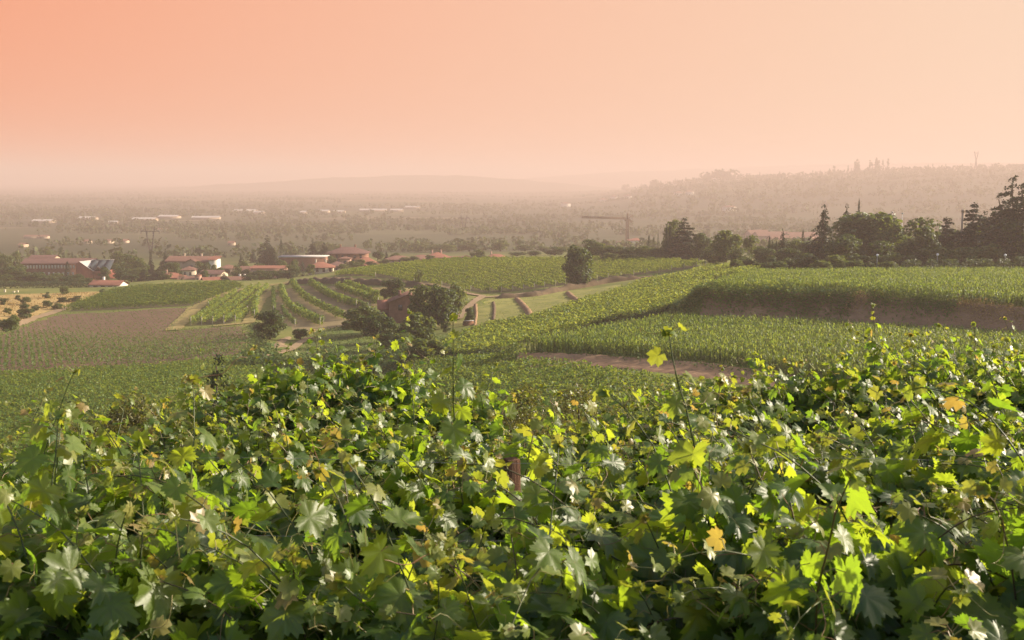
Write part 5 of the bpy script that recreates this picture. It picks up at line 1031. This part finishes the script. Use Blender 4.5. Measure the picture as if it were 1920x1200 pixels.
def vine_leaf_mat(name, shift=0.0, rough=.47):
    m, N, L, out = new_mat(name); g = N.new('ShaderNodeNewGeometry'); f = g.outputs['Random Per Island']
    n = noise(N, L, pos(N, L), 9, 4); n2 = noise(N, L, pos(N, L), 55, 3)
    f2 = nmath(N, L, 'ADD', nmath(N, L, 'MULTIPLY', f, .955), nmath(N, L, 'MULTIPLY', nmath(N, L, 'SUBTRACT', n, .35), .16), True)
    top = ramp(N, L, f2, [(0, (.044, .09, .011)), (.4, (.075, .135, .014)), (.8, (.125, .185, .02)), (.975, (.12, .18, .025)), (.992, (.26, .24, .03)), (1, (.32, .24, .05))])
    under = ramp(N, L, f2, [(0, (.11, .16, .07)), (.85, (.17, .21, .09)), (1, (.24, .25, .1))])
    tcol = ramp(N, L, f2, [(0, (.18, .32, .014)), (.4, (.3, .44, .018)), (.8, (.42, .52, .022)), (.975, (.46, .52, .03)), (.992, (.6, .52, .04)), (1, (.62, .46, .06))])
    at = N.new('ShaderNodeAttribute'); at.attribute_name = 'leaf_xy'; sx = N.new('ShaderNodeSeparateXYZ'); L.new(at.outputs['Vector'], sx.inputs[0]); ax = nmath(N, L, 'ABSOLUTE', sx.outputs['X']); vein = None
    for deg, wd in ((0, .03), (54, .026), (112, .022)):          # pale veins: five rays from the petiole, with side veins
        c_, s_ = math.cos(RAD(deg)), math.sin(RAD(deg)); al = nmath(N, L, 'ADD', nmath(N, L, 'MULTIPLY', ax, s_), nmath(N, L, 'MULTIPLY', sx.outputs['Y'], c_)); pe = nmath(N, L, 'ABSOLUTE', nmath(N, L, 'SUBTRACT', nmath(N, L, 'MULTIPLY', ax, c_), nmath(N, L, 'MULTIPLY', sx.outputs['Y'], s_)))
        q = nmath(N, L, 'MULTIPLY', nmath(N, L, 'SUBTRACT', 1.0, nmath(N, L, 'DIVIDE', pe, wd), True), nmath(N, L, 'GREATER_THAN', al, 0.0))
        sd = nmath(N, L, 'SINE', nmath(N, L, 'MULTIPLY', nmath(N, L, 'SUBTRACT', al, nmath(N, L, 'MULTIPLY', pe, .8)), 38.0)); sd = nmath(N, L, 'MULTIPLY', nmath(N, L, 'MULTIPLY', nmath(N, L, 'SUBTRACT', sd, .8, True), 2.2), nmath(N, L, 'LESS_THAN', pe, .27)); q = nmath(N, L, 'MAXIMUM', q, nmath(N, L, 'MULTIPLY', sd, nmath(N, L, 'GREATER_THAN', al, 0.0)))
        vein = q if vein is None else nmath(N, L, 'MAXIMUM', vein, q)
    top = mix(N, L, nmath(N, L, 'MULTIPLY', vein, .55), top, (.2, .24, .07)); under = mix(N, L, nmath(N, L, 'MULTIPLY', vein, .5), under, (.26, .28, .13)); tcol = mix(N, L, nmath(N, L, 'MULTIPLY', vein, .4), tcol, (.2, .24, .02))
    dapple = ramp(N, L, n2, [(.3, (.82, .82, .82)), (.7, (1.1, 1.1, 1.1))])
    mm = N.new('ShaderNodeMix'); mm.data_type = 'RGBA'; mm.blend_type = 'MULTIPLY'; mm.inputs['Factor'].default_value = 1; L.new(mix(N, L, g.outputs['Backfacing'], top, under), mm.inputs['A']); L.new(dapple, mm.inputs['B'])
    b = N.new('ShaderNodeBsdfPrincipled'); L.new(mm.outputs['Result'], b.inputs['Base Color']); b.inputs['Specular IOR Level'].default_value = .95
    L.new(mix(N, L, g.outputs['Backfacing'], (rough,) * 3, (.75,) * 3), b.inputs['Roughness'])
    bp = N.new('ShaderNodeBump'); bp.inputs['Strength'].default_value = .35; bp.inputs['Distance'].default_value = .004; L.new(n2, bp.inputs['Height']); L.new(bp.outputs[0], b.inputs['Normal'])
    tr = N.new('ShaderNodeBsdfTranslucent'); L.new(tcol, tr.inputs['Color']); ms = N.new('ShaderNodeMixShader'); ms.inputs[0].default_value = .6
    L.new(b.outputs[0], ms.inputs[1]); L.new(tr.outputs[0], ms.inputs[2]); L.new(ms.outputs[0], out.inputs['Surface']); return m
M['grape_leaf'] = vine_leaf_mat('grape_leaf')
def two_tone(name, stops, tstops, rough=.5, trans=.3):
    m, N, L, out = new_mat(name); g = N.new('ShaderNodeNewGeometry'); f = g.outputs['Random Per Island']; c = ramp(N, L, f, stops)
    b = N.new('ShaderNodeBsdfPrincipled'); L.new(c, b.inputs['Base Color']); b.inputs['Roughness'].default_value = rough; tr = N.new('ShaderNodeBsdfTranslucent'); L.new(ramp(N, L, f, tstops), tr.inputs['Color'])
    ms = N.new('ShaderNodeMixShader'); ms.inputs[0].default_value = trans; L.new(b.outputs[0], ms.inputs[1]); L.new(tr.outputs[0], ms.inputs[2]); L.new(ms.outputs[0], out.inputs['Surface']); return m
M['tip_leaf'] = two_tone('young_bronze_leaf', [(0, (.11, .17, .035)), (.8, (.2, .21, .05)), (1, (.28, .2, .08))], [(0, (.34, .44, .03)), (.8, (.48, .48, .04)), (1, (.55, .36, .07))], .4, .45)
M['shoot'] = two_tone('green_shoot', [(0, (.045, .065, .014)), (.6, (.07, .085, .02)), (1, (.1, .06, .03))], [(0, (.2, .25, .03)), (1, (.3, .2, .05))], .45, .12)
M['petiole'] = two_tone('petiole_skin', [(0, (.2, .2, .05)), (.6, (.28, .24, .07)), (1, (.3, .14, .08))], [(0, (.35, .35, .05)), (1, (.4, .2, .08))], .45, .2)
M['vine_bark'] = plain_mat('shaggy_vine_bark', (.05, .03, .02), (.15, .1, .065), 18, .95, bump=.6)
WIND = np.array([-.55, .1, 0.0])
def shoot_path(r, base, d0, length, n=15, droop=.35, wind=.28):
    """one cane: rises, then leans with the wind and its own weight"""
    p = np.array(base, float); d = unit(np.array(d0, float)); st = length / (n - 1); out = [p.copy()]
    for i in range(n - 1):
        t = i / n; d = unit(d + np.array([0, 0, -droop]) * st * 2.2 * t * 2 + WIND * wind * st * 2 + r.normal(0, .05, 3)); p = p + d * st; out.append(p.copy())
    return np.array(out)
def tubes(curves, radii, sides=4):
    """many thin tubes at once; curves (n,k,3), radii (n,k)"""
    Pn = np.asarray(curves); n, k, _ = Pn.shape; T = unit(np.gradient(Pn, axis=1)); ref = np.where(np.abs(T[:, :1, 2:]) < .9, np.array([0, 0, 1.0]), np.array([1.0, 0, 0])); A = unit(np.cross(T, np.broadcast_to(ref, T.shape))); B = np.cross(T, A)
    th = np.arange(sides) / sides * 2 * np.pi
    V = Pn[:, :, None] + radii[..., None, None] * (np.cos(th)[:, None] * A[:, :, None] + np.sin(th)[:, None] * B[:, :, None])
    i = np.arange(n * k * sides).reshape(n, k, sides); a = i[:, :-1]; b = i[:, 1:]
    F = np.stack([a, np.roll(a, -1, 2), np.roll(b, -1, 2), b], -1).reshape(-1, 4)
    return V.reshape(-1, 3), F
def grapevine(x, Y, top, label, group, n_shoots=34, near=True, seed=0, hero=(), fill=260, leaf=.085, spread=.62, zg=None):
    r = np.random.default_rng(1000 + seed); zg = h1(x, Y); o = empty('grapevine', (x, Y, zg)); Ht = top - zg; wire = Ht - .72
    LP, LN, LT, LS, TP, TN, TT, TS = [], [], [], [], [], [], [], []; canes, crad, pets, prad, tend, trad = [], [], [], [], [], []
    specs = []
    for i in range(n_shoots):
        b = (r.uniform(-spread, spread), r.normal(0, .07), wire + r.uniform(-.12, .2)); side = r.normal(0, .55); L_ = r.uniform(.65, 1.25)
        specs.append((b, (r.normal(-.12, .35), side, 1.0), L_, r.uniform(.3, 1.2), 1.0, .28))
    for i in range(int(n_shoots * .5)):                        # canes hanging over the sides
        s = -1 if r.uniform() < .6 else 1; b = (r.uniform(-spread, spread), r.normal(0, .08), wire + r.uniform(.0, .45))
        specs.append((b, (r.normal(0, .4), s * r.uniform(.5, 1.1), r.uniform(.1, .6)), r.uniform(.6, 1.1), r.uniform(1.0, 2.2), 1.0, .2))
    for h in hero:                                             # tall shoots that stand out: (dx, dy, dz0, direction, length, droop, leaf size factor)
        specs.append(((h[0], h[1], h[2] + Ht), h[3], h[4], h[5], h[6], h[7] if len(h) > 7 else .1))
    for b, d0, L_, dr, fac, wd in specs:
        n = 16; c = shoot_path(r, b, d0, L_, n, dr, wd); canes.append(c); crad.append(np.linspace(.0046, .0016, n) * (1.15 if fac == 1 else 1.25)); alt = r.uniform(0, 6.28)
        T = unit(np.gradient(c, axis=0))
        for j in range(2, n):
            t = j / (n - 1); out = np.array([math.cos(alt + j * 2.75), math.sin(alt + j * 2.75), .25]); out = unit(out - T[j] * (out @ T[j]) * .8); pl = r.uniform(.05, .1) * (1.1 - .6 * t) * (fac if fac < 1.5 else 1.3)
            e = c[j] + out * pl + np.array([0, 0, .012]); mid = (c[j] + e) / 2 + np.array([0, 0, .014]); pets.append(np.stack([c[j], mid, e])); prad.append(np.array([.0022, .0018, .0015]))
            sz = leaf * fac * r.uniform(.78, 1.2) * (1 - .72 * max(0, t - .55) / .45); nz = unit(np.array([SUN.x * .35, SUN.y * .15, .75]) + out * .35 + r.normal(0, .3, 3)) if r.uniform() > .3 else unit(np.array([.72, -.45, .52]) + r.normal(0, .17, 3)); tp = unit(out * .8 + np.array([0, 0, -.55]) + WIND * .5 + r.normal(0, .3, 3))
            if t > .86: TP.append(e); TN.append(nz); TT.append(tp); TS.append(max(sz, .022))
            else: LP.append(e); LN.append(nz); LT.append(tp); LS.append(sz)
            if j % 3 == 0 and t > .4 and r.uniform() < .75:
                q = np.linspace(0, 1, 12); dd = unit(-out + r.normal(0, .4, 3) + [0, 0, .3]); ln = r.uniform(.08, .2); e1 = unit(np.cross(dd, r.normal(0, 1, 3))); w_ = np.clip(q - .45, 0, 1) ** 1.3 * r.uniform(3, 9)
                tend.append(c[j] + dd * (q * ln)[:, None] + e1 * (ln * .22 * np.sin(w_) * q)[:, None] + np.array([0, 0, 1]) * (ln * .2 * (1 - np.cos(w_)) * q - .06 * q * q)[:, None]); trad.append(np.linspace(.0017, .001, 12))
        for _ in range(4):                                     # tuft at the tip
            TP.append(c[-1] + r.normal(0, .006, 3)); TN.append(unit(r.normal(0, .6, 3) + [0, 0, .6])); TT.append(unit(T[-1] * .9 + r.normal(0, .6, 3))); TS.append(r.uniform(.016, .034) * fac)
    nf = fill                                                  # leaves of the inner canopy
    th = r.uniform(-.5, 3.64, nf); rr = r.uniform(.45, 1.0, nf); u = r.uniform(-spread - .05, spread + .05, nf)
    lp = np.stack([u, np.cos(th) * .48 * rr, Ht - .62 + np.sin(th) * .58 * rr - (np.cos(th) ** 2) * .1], -1); no = np.stack([r.normal(0, .4, nf), np.cos(th) * .9, .55 + np.sin(th) * .6], -1) + r.normal(0, .35, (nf, 3)); tp = np.stack([r.normal(-.2, .5, nf), np.cos(th) * .7, -.7 + 0 * th], -1) + r.normal(0, .3, (nf, 3))
    low = nf // 2; lp2 = np.stack([r.uniform(-spread, spread, low), r.choice([-1, 1], low) * r.uniform(.2, .5, low), Ht - r.uniform(.6, 1.35, low)], -1); no2 = np.stack([r.normal(0, .4, low), np.sign(lp2[:, 1]) * .8, .6 + 0 * lp2[:, 0]], -1) + r.normal(0, .3, (low, 3)); tp2 = np.stack([r.normal(0, .4, low), np.sign(lp2[:, 1]) * .3, -1 + 0 * lp2[:, 0]], -1) + r.normal(0, .25, (low, 3))
    A = lambda l: np.array(l)
    lp_, ln_, lt_, ls_ = np.concatenate([A(LP), lp, lp2]), np.concatenate([A(LN), unit(no), unit(no2)]), np.concatenate([A(LT), unit(tp), unit(tp2)]), np.concatenate([A(LS), leaf * r.uniform(.8, 1.25, nf), leaf * r.uniform(.8, 1.2, low)])
    V, T_, Q_ = place_leaves(lp_, ln_, lt_, ls_, TPL_HI if near else TPL_LO, seed)
    me = mesh_np('leaves', V, [T_, Q_], smooth=True); at = me.attributes.new('leaf_xy', 'FLOAT_VECTOR', 'POINT'); at.data.foreach_set('vector', np.concatenate(LOCAL).astype(np.float32).ravel()); link('leaves', me, M['grape_leaf'], o)
    V, T_, Q_ = place_leaves(A(TP), A(TN), A(TT), A(TS), TPL_LO, seed + 1); tip = link('young_leaves', mesh_np('young_leaves', V, [T_, Q_], smooth=True), M['tip_leaf'], o)
    V, F_ = tubes(canes, np.array(crad), 5); link('shoots', mesh_np('shoots', V, [F_], smooth=True), M['shoot'], o)
    V1, F1 = tubes(pets, np.array(prad), 3); V2, F2 = tubes(tend, np.array(trad), 3) if tend else (np.zeros((0, 3)), np.zeros((0, 4), int)); link('stalks_and_tendrils', mesh_np('stalks_and_tendrils', np.concatenate([V1, V2]), [np.concatenate([F1, F2 + len(V1)])], smooth=True), M['petiole'], o)
    b = MB(); b.tube([(0, 0, -.1), (.02, .01, wire * .3), (-.03, 0, wire * .65), (.01, 0, wire - .05)], [.035, .028, .026, .03], 8); b.tube([(-spread, 0, wire), (-spread * .5, .01, wire + .02), (0, 0, wire - .05), (spread * .5, -.01, wire + .02), (spread, 0, wire)], [.01, .014, .02, .014, .01], 6); b.build('trunk', M['vine_bark'], o, smooth=True)
    return tag(o, label, 'grapevine', group)
def vine_at(px, py, Y, **k):
    q = P(px, py, Y); return q[0], q[2]
ROW_NEAR, ROW_TWO, ROW_THREE, ROW_EDGE = 'grapevines of the row nearest the viewer', 'grapevines of the second row', 'grapevines of the third row', 'grapevines of the last row before the slope'
# hero shoots: (dx, dy, start above(+)/below(-) the canopy top, direction, length, droop, leaf size factor, wind)
VINES = [
 (3.45, 110, 1010, ROW_NEAR, 'nearest vine in the lower left corner with two upright leafy shoots', [(.06, .05, -.35, (-.28, .1, 1), .72, .05, 1.15, .05), (-.28, -.05, -.45, (-.35, 0, 1), .7, .1, 1.15, .1), (-.05, -.12, -.5, (-.3, -.1, .9), .62, .2, 1.15)]),
 (3.40, 560, 1085, ROW_NEAR, 'nearest vine left of centre, with curling tendrils above deep shade', [(-.2, -.1, -.4, (-.8, -.1, .5), .75, .3, 1.0), (.35, 0, -.4, (-.7, .1, .55), .8, .25, 1.0)]),
 (3.35, 960, 1090, ROW_NEAR, 'nearest vine at bottom centre, with a pale sunlit leaf cluster', [(-.1, -.15, -.35, (-.5, 0, .7), .55, .4, 1.2), (.3, 0, -.45, (-.5, 0, .9), .75, .2, 1.1)]),
 (3.75, 1400, 990, ROW_NEAR, 'nearest vine with the tallest dark shoot rising against the lower corn', [(-.06, -.08, -.5, (-.16, .0, 1), 1.18, .0, 1.06, .0), (.06, -.12, -.5, (-.22, .0, 1), .8, .05, 1.1, .05), (-.28, -.05, -.4, (.3, .0, 1), .62, .1, 1.35, .0), (.42, -.1, -.45, (-.75, 0, .85), .85, .1, 1.2, .1), (.2, -.1, -.45, (.1, -.1, .9), .55, .3, 1.25)]),
 (3.45, 1830, 1010, ROW_NEAR, 'nearest vine in the lower right corner with big shaded leaves', [(.1, 0, -.4, (-.8, 0, .8), .8, .2, 1.25), (-.2, -.1, -.45, (-.7, -.1, .6), .7, .3, 1.25), (.3, -.1, -.3, (-.4, 0, .9), .6, .2, 1.2)]),
 (5.7, 60, 905, ROW_TWO, 'second row vine at the left edge with one bare leaning shoot', [(-.1, 0, -.35, (.35, .05, 1), .95, .1, .95, .0)]),
 (5.8, 420, 905, ROW_TWO, 'second row vine above the tendrilled one, partly in deep shade', [(.2, 0, -.3, (-.5, 0, .9), .7, .3, 1.0)]),
 (5.7, 800, 900, ROW_TWO, 'second row vine with a lone slender shoot reaching past the farm lane', [(.2, -.1, -.2, (-.10, .05, 1), 1.02, .0, .95, .0), (.42, .1, -.3, (.2, 0, .9), .6, .2, 1.3)]),
 (5.9, 1160, 905, ROW_TWO, 'second row vine right of the wooden post', [(.1, 0, -.35, (-.5, 0, .9), .7, .3, 1.0)]),
 (5.8, 1540, 880, ROW_TWO, 'second row vine behind the tallest dark shoot, long canes leaning over', [(.2, 0, -.3, (-.8, 0, .9), .9, .2, 1.0), (-.2, .1, -.3, (-.7, 0, .8), .8, .3, 1.0)]),
 (5.7, 1900, 860, ROW_TWO, 'second row vine at the right edge with leaning yellow leafed canes', [(0, 0, -.3, (-.8, 0, .9), .95, .2, 1.05), (.2, 0, -.25, (-.9, 0, .8), .9, .2, 1.05)]),
 (8.1, 10, 850, ROW_THREE, 'third row vine cut by the left edge below the olive shrub', []),
 (8.3, 300, 838, ROW_THREE, 'third row vine below the twiggy olive shrub', [(.1, 0, -.2, (-.3, 0, 1), .6, .3, .9)]),
 (8.2, 600, 790, ROW_THREE, 'third row vine with mixed yellow leaves left of the slender shoot', [(-.2, 0, -.2, (.4, 0, 1), .7, .3, .9)]),
 (8.4, 890, 832, ROW_THREE, 'third row vine just behind the wooden post', []),
 (8.3, 1190, 850, ROW_THREE, 'third row vine beside the dark gap in the canopy', []),
 (8.2, 1480, 800, ROW_THREE, 'third row vine between the tallest dark shoot and the lower corn', [(.1, 0, -.2, (-.5, 0, 1), .7, .2, .9)]),
 (8.3, 1790, 770, ROW_THREE, 'third row vine under the leaning canes on the right', [(.1, 0, -.2, (-.6, 0, 1), .8, .2, .9), (.5, 0, -.2, (-.6, 0, 1), .8, .2, .9)]),
 (11.2, 40, 800, ROW_EDGE, 'last row vine at the left edge against the green crop', [(-.1, 0, -.2, (.4, 0, 1), .9, .2, .9, .0)]),
 (10.8, 250, 812, ROW_EDGE, 'last row vine standing before the rounded olive shrub', []),
 (11.0, 450, 735, ROW_EDGE, 'last row vine before the shaggy dark tree top', [(.2, 0, -.2, (.25, 0, 1), .75, .1, .9, .0), (-.4, 0, -.2, (-.3, 0, 1), .6, .2, .9)]),
 (11.3, 640, 680, ROW_EDGE, 'last row vine under the grass slope, crest of the canopy', [(-.1, 0, -.2, (-.3, 0, 1), .6, .3, .9), (.3, 0, -.2, (.2, 0, 1), .5, .3, .9)]),
 (11.2, 790, 735, ROW_EDGE, 'last row vine before the upright olive shrub', [(.1, 0, -.2, (-.5, 0, 1), .6, .3, .9)]),
 (11.0, 1010, 822, ROW_EDGE, 'last row vine sunk in the dip left of the dark gap', []),
 (11.2, 1240, 775, ROW_EDGE, 'last row vine right of the dark gap, before the lower bank', [(.2, 0, -.2, (-.6, 0, .9), .8, .2, .9)]),
 (11.0, 1440, 732, ROW_EDGE, 'last row vine at the right end of the lower bank', [(.0, 0, -.2, (-.2, 0, 1), .6, .2, .9, .0)]),
 (11.1, 1640, 688, ROW_EDGE, 'last row vine with a leafy spike reaching up to the upper bank', [(-.0, 0, -.3, (-.12, 0, 1), .95, .0, 1.0, .0), (.3, 0, -.2, (-.5, 0, 1), .7, .2, .9)]),
 (10.9, 1800, 690, ROW_EDGE, 'last row vine right of the leafy spike with bronze tips', [(.0, 0, -.2, (-.5, 0, 1), .7, .2, .9), (.4, 0, -.2, (-.4, 0, 1), .6, .2, .9)]),
 (11.2, 1930, 675, ROW_EDGE, 'last row vine at the right edge against the corn', [(.0, 0, -.2, (-.6, 0, 1), .7, .2, .9)]),
 (3.50, 2330, 1000, ROW_NEAR, 'nearest vine just past the lower right corner', []), (5.8, 2300, 860, ROW_TWO, 'second row vine just past the right edge', []), (8.2, 2110, 770, ROW_THREE, 'third row vine just past the right edge', []), (11.1, 2130, 690, ROW_EDGE, 'last row vine just past the right edge', []),
 (3.50, -380, 1020, ROW_NEAR, 'nearest vine just past the lower left corner', []), (5.8, -330, 905, ROW_TWO, 'second row vine just past the left edge', []), (8.2, -300, 850, ROW_THREE, 'third row vine just past the left edge', []),
]
for i, (Y, px, py, grp, lab, hero) in enumerate(VINES):
    x, zt = vine_at(px, py, Y); nearrow = Y < 7
    zt -= {True: .0, False: (.05 if Y < 10 else (.26 if px < 520 else .04))}[nearrow]
    grapevine(x, Y, zt, lab, grp, n_shoots=42 if nearrow else 56, near=nearrow, seed=i * 13, hero=hero, fill=420 if nearrow else 460, leaf=.094 if nearrow else .08, spread=.62 if Y < 7 else .72)
# trellis: one wooden post in sight, and the wires of its row
def trellis_post():
    x, _, zt = P(976, 858, 5.7); z0 = h1(x, 5.7); h = zt - z0; b = MB(); n = 10; s = .034
    for k in range(1): b.box(-s, s, -s, s, -.3, h)
    o = b.build('trellis_post', plain_mat('dark_split_wood', (.09, .045, .028), (.19, .1, .06), 14, .9, .15, (8, 8, .7), .5), None, (x, 5.7, z0)); o.rotation_euler = (0, math.radians(-1.5), .35)
    bv = o.modifiers.new('edge', 'BEVEL'); bv.width = .006; bv.segments = 2
    tag(o, 'reddish square wooden post among the vine leaves', 'post')
trellis_post()
M['wire'] = plain_mat('galvanised_wire', (.2, .19, .18), (.3, .29, .28), 4, .6, .3)
for (Y, z, lab) in ((5.16, -.06, 'thin upper trellis wire tied to the wooden post'), (5.16, -.42, 'thin lower trellis wire tied to the wooden post'), (3.55, -.62, 'trellis wire low in the nearest row')):
    zt = P(976, 843, 5.12)[2] + z if Y > 5 else P(960, 1090, 3.4)[2] + z + .25; b = MB(); xs = np.linspace(-.62 * Y, .62 * Y, 14); b.tube([(x, Y, zt - .015 * math.sin(i * 1.2)) for i, x in enumerate(xs)], .0006, 4); tag(b.build('trellis_wire', M['wire']), lab, 'wire', 'trellis wires')
# ------------------------------------------------------------------ the haze
hz, N, L, out = new_mat('haze')
pv = N.new('ShaderNodeVolumePrincipled'); pv.inputs['Density'].default_value = .00041; pv.inputs['Color'].default_value = (.70, .545, .495, 1); pv.inputs['Anisotropy'].default_value = .12
L.new(pv.outputs[0], out.inputs['Volume'])
b = MB(); b.box(-14000, 14000, -300, 19000, -75, 75)
tag(b.build('haze', hz), 'warm summer haze lying over the whole valley', 'haze', kind='stuff')
